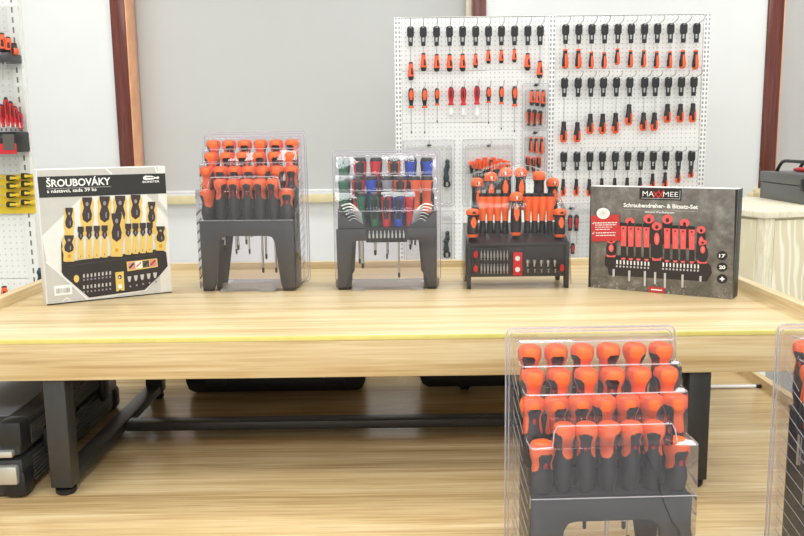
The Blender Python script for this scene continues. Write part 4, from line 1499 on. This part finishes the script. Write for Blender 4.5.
# second row of the left panel: handles up
MID = [(411, 88, 108, 133.6, 'b'), (424.5, 88, 108, 133.6, 'b'), (437, 88, 105.4, 122.8, 'b'), (451, 86.8, 105.2, 116, 'c'), (463.4, 86.8, 105.2, 116, 'c'), (477, 85.6, 104.6, 117, 'c'),
       (488.7, 86.8, 103, 124, 'b'), (501.5, 86.2, 104, 130, 'b'), (514.8, 86, 106.4, 132.4, 'b')]
for i, (px, a, c, e, kind) in enumerate(MID):
    x, za_ = P(px, a, PY - 0.03)
    zc, ze = P(px, c, PY - 0.03)[1], P(px, e, PY - 0.03)[1]
    t = thing('hung_screwdriver', '%s screwdriver from left (%s), handle-up row of the left pegboard panel' % (ORD[i] if i < 8 else 'last', 'red' if kind == 'c' else 'orange'),
              'screwdriver', (x, PY - 0.03, ze), 0, 'screwdrivers on the pegboard')
    hm = pair(za_ - zc, (5.6 if c - a > 18 else 4.9) * PY / FPX / 2, kind)
    d = link('handle', hm[0], t, (0, 0, zc - ze), 0.4 if kind == 'c' else 0)
    link('grip_cover', hm[1], d)['kind'] = 'stuff'
    if kind == 'b':
        q = MB()
        Ls = zc - ze
        q.lathe([(0.0, 0.0022), (0.006, 0.0032), (0.012, 0.0032)], 8, 'tip_black')
        q.lathe([(0.012, 0.0024), (Ls + 0.004, 0.0024)], 8, 'steel')
        link('shaft', q.mesh('shaft'), t)
    else:
        q = MB()
        Ls = zc - ze
        q.lathe([(0.0, 0.006), (0.004, 0.0115), (Ls * 0.35, 0.0135), (Ls * 0.62, 0.009), (Ls * 0.8, 0.0075), (Ls + 0.002, 0.008)], 16, 'white_plastic')
        link('white_sleeve', q.mesh('white_sleeve'), t)
    hook(x, za_ - 0.004)


# ---- clear hanging packs
def hung_pack(label, px0, px1, py0, py1, build, hook_px=None, Y=PY - 0.012, cat='tool pack'):
    xa, zt = P(px0, py0, Y)
    xb, zb_ = P(px1, py1, Y)
    cx = (xa + xb) / 2
    t = thing('hanging_pack', label, cat, (cx, Y, zb_), 0, 'clear packs on the pegboard')
    w, h = xb - xa, zt - zb_
    q = MB(); q.prism(rrect(-w / 2, w / 2, 0, h, 0.008), -0.001, 0.001, 'clear_card')
    fl = link('backing_sheet', q.mesh('backing_sheet', smooth=0), t)
    q = MB()
    lp = [(p[0], -0.001, p[1]) for p in rrect(-w / 2, w / 2, 0, h, 0.008)]
    q.tube(lp + lp[:1], 0.0016, 'clear_edge', 5)
    lp = [(p[0], -0.002, p[1]) for p in rrect(-w / 2 + 0.014, w / 2 - 0.014, 0.012, h - 0.030, 0.010)]
    q.tube(lp + lp[:1], 0.0014, 'clear_edge', 5)
    link('rolled_rim', q.mesh('rolled_rim'), fl)
    q = MB()
    q.prism(rrect(-w / 2 + 0.014, w / 2 - 0.014, 0.012, h - 0.030, 0.010), -0.034, -0.0015, 'clear_film')
    link('blister', q.mesh('blister', bevel=0.004), t)
    hx = hook_px[0] if hook_px else (px0 + px1) / 2
    hy = hook_px[1] if hook_px else py0 + 4
    x, z = P(hx, hy, Y)
    q = MB()
    q.prism([(x - cx - 0.014, z - zb_ - 0.004), (x - cx + 0.004, z - zb_ - 0.007), (x - cx + 0.016, z - zb_ + 0.001), (x - cx, z - zb_ + 0.006)], -0.0035, 0.0015, 'black_plastic')
    link('hang_hole', q.mesh('hang_hole'), fl)
    hook(x, z + 0.002)

    def L(px, py, d=0.016):
        p = P(px, py, Y - d)
        return p[0] - cx, p[1] - zb_
    build(t, L)
    return t


def mini(parent, L, px, top, bot, w, kind, flip=False, d=0.016):
    x, za_ = L(px, top, d)
    _, zb_ = L(px, bot, d)
    hm = pair(za_ - zb_, w * PY / FPX / 2, kind)
    o = link('screwdriver', hm[0], parent, (x, -d, zb_))
    if flip:
        o.rotation_euler = (PI, 0, 0)
        o.location = (x, -d, za_)
    link('grip_cover', hm[1], o)
    return o


def six_up(t, L):
    for px, a, c in ((532, 90, 105.4), (537.6, 90, 106), (543.2, 90, 107)):
        mini(t, L, px, a, c, 4.2, 'a')
    for px, a, c in ((529, 109, 125.4), (534.6, 109.4, 125.6), (540.4, 110.6, 125)):
        mini(t, L, px, a, c, 4.6, 'a', True)


def six_down(t, L):
    for px, a, c in ((531, 137.4, 152), (536.2, 137.4, 153), (541.8, 137.4, 154)):
        mini(t, L, px, a, c, 4.2, 'd')
    for px, a, c in ((528, 156, 172), (533.6, 157, 173), (539, 156, 172)):
        mini(t, L, px, a, c, 4.6, 'd', True)


def rack_pack(t, L):
    x0_, z0_ = L(472.5, 178.5); x1_, z1_ = L(508, 172)
    q = MB(); q.box(x0_, x1_, -0.024, -0.006, z0_, z1_, 'rack_plastic')
    rk = link('rack', q.mesh('rack', bevel=0.002), t)
    for k in range(10):
        c_ = L(475 + 3.4 * k, 176.5, 0.026)
        link('bit', bit_me, rk, (c_[0], -0.026, c_[1]))
    for i in range(9):
        px = 476.8 + 3.55 * i
        mini(t, L, px, 160.5 if i != 4 else 158.6, 172.6, 3.2 if i != 4 else 4.2, 'd' if i == 4 else 'f')
    for px in (478.0, 485, 493.4, 500.5):
        mini(t, L, px, 157.4 if px in (485, 493.4) else 158.8, 166, 4.4, 'f', False, 0.009)
    for px in (471.6, 508):
        mini(t, L, px, 161, 173.4, 4.6, 'e', True)
    # blades and a second tier below the bits
    q = MB(); a_ = L(472, 190); c_ = L(508, 181)
    q.box(a_[0], c_[0], -0.024, -0.006, a_[1], c_[1], 'black_plastic')
    link('lower_tray', q.mesh('lower_tray', bevel=0.003), t)


def teal_pack(y0, y1):
    def f(t, L):
        for px, a, c, w in ((447.4, y0, y0 + 10, 4.6), (446.2, y0 + 7, y1 - 4, 5.6)):
            mini(t, L, px, a, c, w, 't')
        q = MB()
        a_ = L(443.4, y1); c_ = L(450.4, y1 - 6)
        q.prism(rrect(a_[0], c_[0], a_[1], c_[1], 0.008), -0.026, -0.008, 'black_plastic')
        s_ = link('socket', q.mesh('socket', bevel=0.002), t)
        q = MB(); q.lathe([(0, 0.007), (0.02, 0.007)], 14, 'steel', (0, 0, 0))
        m_ = q.mesh('socket_ring')
        o = link('socket_ring', m_, s_, ((a_[0] + c_[0]) / 2, -0.024, (a_[1] + c_[1]) / 2 - 0.01))
    return f


def red_pair_pack(t, L):
    for px in (570.2, 576.6):
        mini(t, L, px, 214.4, 231, 4.8, 'r')
        q = MB()
        a_ = L(px, 244); c_ = L(px, 231)
        q.lathe([(0, 0.0022), (c_[1] - a_[1], 0.0022)], 8, 'steel')
        link('shaft', q.mesh('shaft'), t, (a_[0], -0.016, a_[1]))
    mini(t, L, 572.8, 243, 254, 4.4, 'r')


hung_pack('clear hanging pack of six orange mini screwdrivers, upper one between the pegboard panels', 522.6, 547.6, 83.6, 128.0, six_up, (536, 84.8))
hung_pack('clear hanging pack of six black and orange mini screwdrivers, lower one between the pegboard panels', 522.2, 546.8, 130.6, 178, six_down, (535, 132.6))
hung_pack('clear hanging pack with a small orange screwdriver rack, above the film-wrapped set', 462.6, 514.4, 139.6, 205, rack_pack, (488.6, 145.6))
hung_pack('upper clear hanging pack with dark teal tools, right of the multicoloured set', 403.5, 454.4, 140.2, 205.4, teal_pack(159.4, 187.0), (428.8, 145.2))
hung_pack('lower clear hanging pack with dark teal tools, right of the multicoloured set', 403.5, 454.4, 211.5, 262, teal_pack(231, 257.5))
hung_pack('clear hanging pack with two red and black screwdrivers, beside the grey carton', 561.0, 592, 203.4, 262, red_pair_pack, (571, 208))

# ================================================================== LEFT GONDOLA
GY = 3.05
gx1 = ony(28, 130, GY).x
gx0 = gx1 - 0.62
gcx = (gx0 + gx1) / 2
gz = 1.86
gon = thing('pegboard_stand', 'white perforated display stand at the left edge of the photo', 'pegboard', (gcx, GY, 0))
q = MB(); q.box(-0.02, 0.02, -0.006, 0.03, 0, gz, 'gondola_slots')
u = q.mesh('upright', bevel=0.002)
for x in (gx0 + 0.02, gx1 - 0.02):
    link('upright', u, gon, (x - gcx, 0, 0))
ph = 0.30
z = gz - 0.01
while z > 0.3:
    q = MB(); q.box(gx0 + 0.04 - gcx, gx1 - 0.04 - gcx, 0, 0.016, z - ph + 0.003, z, 'gondola_holes')
    link('perforated_panel', q.mesh('perforated_panel', bevel=0.0015, bseg=1), gon)
    z -= ph
q = MB(); q.box(gx0 - gcx, gx1 - gcx, -0.36, 0.03, 0.0, 0.14, 'shelf_steel')
link('base_shelf', q.mesh('base_shelf', bevel=0.004), gon)


def G(px, py, d=0.0):
    p = ony(px, py, GY - d)
    return p.x, p.z


def rack_on_gondola(label, tray, handles, mats, wpx, extra=None):
    x1_, zt = G(tray[1], tray[2], 0.02)[0], G(tray[1], tray[2], 0.12)[1]
    zb_ = G(tray[1], tray[3], 0.12)[1]
    x0_ = x1_ - 0.24
    t = thing('screwdriver_rack', label, 'tool set', ((x0_ + x1_) / 2, GY - 0.004, zb_), 0, 'racks on the left stand')
    cx_ = (x0_ + x1_) / 2
    q = MB()
    h = zt - zb_
    w = (x1_ - x0_) / 2
    q.prism_x([(0.0, 0.0), (-0.12, 0.0), (-0.12, h * 0.72), (-0.100, h), (0.0, h)], -w, w, mats[0])
    tr = link('tray', q.mesh('tray', bevel=0.004), t)
    for i, (px, a, c, kind) in enumerate(handles):
        x, za_ = G(px, a, 0.055); zc = G(px, c, 0.055)[1]
        hm = pair(za_ - zc, wpx * GY / FPX / 2, kind)
        o = link('screwdriver', hm[0], t, (x - cx_, -0.055, zc - zb_))
        link('grip_cover', hm[1], o)
    if extra:
        extra(t, cx_, zb_, tr)
    sx1, sz1 = G(tray[1] - 1, tray[2] - 46, 0.006)
    q = MB(); q.prism(rrect(sx1 - 0.26 - cx_, sx1 - cx_, -0.02, sz1 - zb_, 0.008), -0.003, -0.001, 'clear_card')
    link('backing_sheet', q.mesh('backing_sheet', smooth=0), t)
    return t


def extra_top(t, cx_, zb_, tr):
    for px, y0_, y1_ in ((1.5, 60, 78), (5.5, 60, 67)):
        x, za_ = G(px, y0_, 0.06); zc = G(px, y1_, 0.06)[1]
        q = MB(); q.lathe([(0, 0.002), (0.012, 0.003), (za_ - zc, 0.003)], 8, 'steel')
        link('shaft', q.mesh('shaft'), t, (x - cx_, -0.06, zc - zb_))


rack_on_gondola('dark screwdriver rack with orange handles, highest on the left stand', (0, 19.5, 51.5, 60.5),
                [(2, 33, 53, 'a'), (8.5, 37, 53.5, 'a'), (14.5, 43, 55, 'e')], ('rack_plastic',), 6.5, extra_top)


def extra_red(t, cx_, zb_, tr):
    x, z = G(17, 152.0, 0.125)
    q = MB(); q.box(x - 0.13 - cx_, x - cx_, -0.124, -0.1205, -0.006, 0.030, 'red_plastic')
    link('red_card', q.mesh('red_card', bevel=0.001), t)
    q = MB()
    x0_, z0_ = G(4, 150, 0.126); x1_, z1_ = G(14, 134, 0.126)
    q.box(x0_ - cx_, x1_ - cx_, -0.1255, -0.1242, z0_ - zb_, z1_ - zb_, 'ink_shadow')
    link('printed_label', q.mesh('printed_label'), t)
    for k in range(5):
        x, z = G(3 + 4.6 * k, 127, 0.11)
        link('bit', bit_me, tr, (x - cx_, -0.118, z - zb_ - 0.004))


rack_on_gondola('black rack of red-handled screwdrivers in the middle of the left stand', (0, 27, 131.5, 152),
                [(1.5, 104, 127, 'c'), (6, 97, 126, 'c'), (11, 101, 127, 'c'), (15.5, 106, 127, 'c'), (20, 112, 129, 'c')], ('black_plastic',), 5.0, extra_red)

# yellow card with horizontal drivers
xr_, zt_ = G(34.2, 174.5, 0.02)
zb_ = G(34.2, 213.5, 0.02)[1]
xl_ = xr_ - 0.22
yc = thing('carded_tools', 'yellow card with small yellow and black screwdrivers low on the left stand', 'tool pack', ((xl_ + xr_) / 2, GY - 0.012, zb_))
ycx = (xl_ + xr_) / 2
q = MB(); q.prism(rrect(xl_ - ycx, xr_ - ycx, 0, zt_ - zb_, 0.006), -0.002, 0.0, 'yellow')
link('card', q.mesh('card', smooth=0), yc)
for row, py in enumerate((178, 186, 195, 204.5)):
    for col, px in enumerate((12.5, 27.0)):
        x, z = G(px, py + (col * -2), 0.03)
        hm = pair(0.056, 0.0105, 'y')
        o = link('screwdriver', hm[0], yc, (x - ycx - 0.028, -0.016, z - zb_))
        o.rotation_euler = (0, PI / 2, 0)
        link('grip_cover', hm[1], o)
        q = MB(); q.tube([(0, 0, -0.028), (0, 0, 0.004)], 0.002, 'steel', 6)
        link('shaft', q.mesh('shaft'), o)

# low shelf of the left stand, with two screwdrivers standing on it, seen above the table rim
zs_ = G(4, 299, 0.05)[1]
xe = G(47, 290, 0.05)[0]
q = MB(); q.box(gx0 - gcx, xe - gcx, -0.14, 0.0, zs_ - 0.02, zs_, 'shelf_steel')
link('low_shelf', q.mesh('low_shelf', bevel=0.003), gon)
for px, py, kind, lab in ((4, 286, 'a', 'orange and black screwdriver standing low on the left stand at the photo edge'),
                          (40, 268, 't', 'dark teal screwdriver standing low between the left stand and the white carton')):
    x, za_ = G(px, py, 0.05)
    t = thing('shelf_screwdriver', lab, 'screwdriver', (x, GY - 0.05, zs_))
    hm = pair(min(za_ - zs_, 0.075), 0.013, kind)
    d = link('handle', hm[0], t, (0, 0, za_ - zs_ - min(za_ - zs_, 0.075)))
    link('grip_cover', hm[1], d)
    q = MB(); q.lathe([(0.0, 0.008), (0.004, 0.008), (max(0.006, za_ - zs_ - 0.07), 0.003)], 10, 'steel')
    link('shaft', q.mesh('shaft'), t)

# ================================================================== COUNTER AND TOOLBOX
CZ = 0.86
A = onz(766, 212, CZ)
ang = math.radians(17)
ctr = thing('wooden_counter', 'pale wood-grain counter cabinet at the right behind the table', 'counter', (A.x, A.y, 0), ang)
CW, CD = 1.5, 0.68


def cb(nm, xa, xb, ya, yb, za_, zb2, mt, bev=0.003, par=None):
    q = MB(); q.box(xa, xb, ya, yb, za_, zb2, mt)
    return link(nm, q.mesh(nm, bevel=bev), par or ctr)


cb('carcass', 0.012, CW, 0.012, CD, 0.30, CZ - 0.025, 'counter_wood')
for lx in (0.05, CW - 0.10):
    for ly in (0.06, CD - 0.10):
        cb('leg', lx, lx + 0.045, ly, ly + 0.045, 0.0, 0.30, 'white_plastic')
cb('counter_top', -0.012, CW + 0.01, -0.012, CD + 0.01, CZ - 0.025, CZ, 'counter_wood', 0.004)
cb('corner_post', 0.0, 0.045, 0.0, 0.045, 0.30, CZ - 0.026, 'counter_wood')
for k in range(3):
    xa = 0.046 + 0.47 * k
    cb('door', xa, xa + 0.462, 0.0, 0.011, 0.305, CZ - 0.035, 'counter_panel', 0.002)
cb('side_panel', 0.0, 0.011, 0.046, CD - 0.03, 0.305, CZ - 0.035, 'counter_panel', 0.002)
# toolbox: its own yaw, standing on the counter
B0, B1 = onz(759.5, 197.5, CZ), onz(804, 205.0, CZ)
dv = (B1 - B0)
ta = math.atan2(dv.y, dv.x)
tbx = thing('tool_box', 'grey steel toolbox with black carrying handle on the counter', 'toolbox', (B0.x, B0.y, CZ), ta)
TWd, TDp, THt = 0.46, 0.20, 0.125
q = MB(); q.box(0, TWd, 0, TDp, 0, THt * 0.60, 'toolbox_grey')
link('lower_body', q.mesh('lower_body', bevel=0.003), tbx)
q = MB(); q.box(-0.003, TWd + 0.003, -0.003, TDp + 0.003, THt * 0.62, THt, 'toolbox_grey')
ub = link('upper_tray', q.mesh('upper_tray', bevel=0.004), tbx)
for s in (0, 1):
    x = TWd * 0.5
    q = MB()
    yy = 0.05 + 0.1 * s
    q.tube([(0.05, yy, THt - 0.004), (0.085, yy, THt + 0.030), (0.11, yy, THt + 0.045), (0.14, yy, THt + 0.050), (TWd - 0.14, yy, THt + 0.050), (TWd - 0.11, yy, THt + 0.045), (TWd - 0.05, yy, THt - 0.004)], 0.0075, 'black_plastic', 10)
    link('carrying_handle', q.mesh('carrying_handle'), tbx)
for x in (dv.length * 0.985,):
    q = MB(); q.box(x - 0.014, x + 0.014, -0.012, -0.003, THt * 0.45, THt * 0.86, 'black_plastic')
    link('latch', q.mesh('latch', bevel=0.002), tbx)
# things lying in the open tray
q = MB(); q.tube([(0.13, 0.10, THt + 0.010), (0.19, 0.10, THt + 0.012), (0.26, 0.10, THt + 0.012)], [0.008, 0.011, 0.010], 'red_plastic', 10)
pl = q.mesh('tool_grip')
o = thing('pliers', 'red-handled pliers lying on top of the grey toolbox', 'pliers', (B0.x, B0.y, CZ), ta)
link('grip', pl, o)
q = MB(); q.tube([(0.26, 0.10, THt + 0.012), (0.31, 0.10, THt + 0.011), (0.33, 0.10, THt + 0.010)], [0.006, 0.008, 0.003], 'steel_dark', 8)
link('jaw', q.mesh('jaw'), o)
# small wooden block behind the toolbox
c = onz(754.5, 196.5, CZ)
q = MB(); q.box(-0.018, 0.016, -0.01, 0.03, 0, 0.018, 'sill_wood')
tag(link('wooden_block', q.mesh('wooden_block', bevel=0.003), None, (c.x, c.y, CZ), ang), 'small pale wooden block beside the grey toolbox', 'block')

# ================================================================== CASES UNDER THE TABLE
# ribbed aluminium-framed case at the left
F0, F1 = onz(27, 499, ZL), onz(121, 405, ZL)
dv = F1 - F0
ca = math.atan2(dv.y, dv.x) - PI / 2          # local +y runs back along the case
L_ = dv.length
HC = ony(30, 424, F0.y).z - ZL
Wc = 0.42
case = thing('tool_case', 'black ribbed tool case with silver latches beside the left table leg', 'case', (F0.x, F0.y, ZL), ca)


def kb(nm, xa, xb, ya, yb, za_, zb2, mt, bev=0.003, par=None, bs=2):
    q = MB(); q.box(xa, xb, ya, yb, za_, zb2, mt)
    return link(nm, q.mesh(nm, bevel=bev, bseg=bs), par or case)


HB = HC * 0.52
body = kb('case_bottom', -Wc, -0.006, 0.006, L_, 0.004, HB, 'case_dark', 0.008)
lid = kb('case_lid', -Wc, -0.006, 0.006, L_, HB + 0.004, HC, 'case_dark', 0.012)
kb('lid_panel', -Wc + 0.04, -0.045, 0.05, L_ - 0.04, HC - 0.001, HC + 0.002, 'case_panel', 0.001, lid)
for za_, zb2, par in ((0.016, HB - 0.010, body), (HB + 0.016, HC - 0.020, lid)):
    q = MB()
    n_ = 7
    for k in range(n_):
        z = za_ + (zb2 - za_) * (k + 0.5) / n_
        q.box(-0.0065, -0.0035, 0.055, L_ - 0.055, z - 0.0022, z + 0.0022, 'case_rib')
        q.box(-Wc + 0.05, -0.055, 0.003, 0.0065, z - 0.0022, z + 0.0022, 'case_rib')
    link('ribbing', q.mesh('ribbing', smooth=0), par)['kind'] = 'stuff'
for yy0, yy1 in ((0.0, 0.052), (L_ - 0.05, L_ + 0.004)):
    for za_, zb2, par in ((0.0, HB * 0.72, body), (HB + 0.022, HC + 0.004, lid)):
        kb('corner_cap', -0.050, 0.0, yy0, yy1, za_, zb2, 'case_black', 0.012, par)
        kb('corner_cap', -Wc - 0.004, -Wc + 0.05, yy0, yy1, za_, zb2, 'case_black', 0.012, par)
# silver latches on the front, black catch and handle on the side
kb('latch', -0.056, -0.012, -0.010, 0.008, HB - 0.050, HB - 0.010, 'latch', 0.005)
kb('latch_clasp', -0.062, -0.018, -0.009, 0.008, HB + 0.008, HB + 0.022, 'latch', 0.004)
kb('latch_hinge', -0.095, -0.060, -0.004, 0.008, HB - 0.012, HB + 0.020, 'case_black', 0.003)
for yy in (0.13, L_ - 0.12):
    c_ = kb('side_catch', -0.008, 0.006, yy - 0.022, yy + 0.022, HB - 0.028, HB + 0.030, 'case_black', 0.004)
hd = kb('handle_plate', -0.008, 0.004, 0.17, 0.30, HB - 0.024, HB + 0.030, 'case_black', 0.003)
q = MB(); q.tube([(0.002, 0.18, HB + 0.012), (0.014, 0.185, HB + 0.012), (0.016, 0.20, HB + 0.012), (0.016, 0.27, HB + 0.012), (0.014, 0.285, HB + 0.012), (0.002, 0.29, HB + 0.012)], 0.006, 'case_black', 8)
link('carrying_handle', q.mesh('carrying_handle'), hd)


def back_case(label, px0, px1, py, wheels):
    a, c = onz(px0, py, ZL), onz(px1, py, ZL)
    w = c.x - a.x
    h = 0.155
    t = thing('plastic_case', label, 'case', ((a.x + c.x) / 2, a.y, ZL), 0, 'black cases under the table')
    z0_ = 0.012 if wheels else 0.0
    q = MB(); q.prism([(-w / 2 + 0.025, z0_), (w / 2 - 0.025, z0_), (w / 2 - 0.008, z0_ + 0.008), (w / 2, z0_ + 0.03), (w / 2, h * 0.5), (-w / 2, h * 0.5), (-w / 2, z0_ + 0.03), (-w / 2 + 0.008, z0_ + 0.008)], 0, 0.22, 'case_black')
    bd = link('case_bottom', q.mesh('case_bottom', bevel=0.006), t)
    q = MB(); q.box(-w / 2, w / 2, 0, 0.22, h * 0.5 + 0.003, h, 'case_black')
    link('case_lid', q.mesh('case_lid', bevel=0.012), t)
    if wheels:
        for x in (-w / 2 + 0.13, w / 2 - 0.13):
            q = MB()
            q.tube([(-0.012, 0.0, 0.018), (0.012, 0.0, 0.018)], 0.018, 'rubber', 18)
            link('wheel', q.mesh('wheel'), t, (x, 0.018, 0))
            q = MB(); q.box(x - 0.018, x - 0.013, 0.002, 0.04, 0.010, 0.045, 'case_black'); q.box(x + 0.013, x + 0.018, 0.002, 0.04, 0.010, 0.045, 'case_black')
            link('wheel_fork', q.mesh('wheel_fork', bevel=0.001), t)
    else:
        for x in (-w * 0.33, w * 0.33):
            q = MB(); q.box(x - 0.03, x + 0.03, -0.004, 0.004, 0.020, 0.05, 'case_black')
            link('latch', q.mesh('latch', bevel=0.002), bd)
    return t


back_case('black plastic case lying under the table, left one at the back', 186, 365, 392.8, False)
back_case('black wheeled case under the table, beside the front screwdriver set', 420, 560, 391.5, True)

# white rod lying on the platform
a, c = onz(706, 388.5, ZL), onz(764, 388.5, ZL)
rd = thing('white_rod', 'thin white rod with black end lying on the platform at right', 'rod', ((a.x + c.x) / 2, a.y, ZL))
hl = 0.20
q = MB(); q.tube([(-hl, 0, 0.005), (c.x - (a.x + c.x) / 2 - 0.02, 0, 0.005)], 0.005, 'white_rod', 12)
link('rod_body', q.mesh('rod_body'), rd)
e = c.x - (a.x + c.x) / 2
q = MB(); q.tube([(e - 0.022, 0, 0.005), (e - 0.004, 0, 0.005), (e, 0, 0.005)], [0.005, 0.005, 0.003], 'rubber', 12)
link('end_cap', q.mesh('end_cap'), rd)
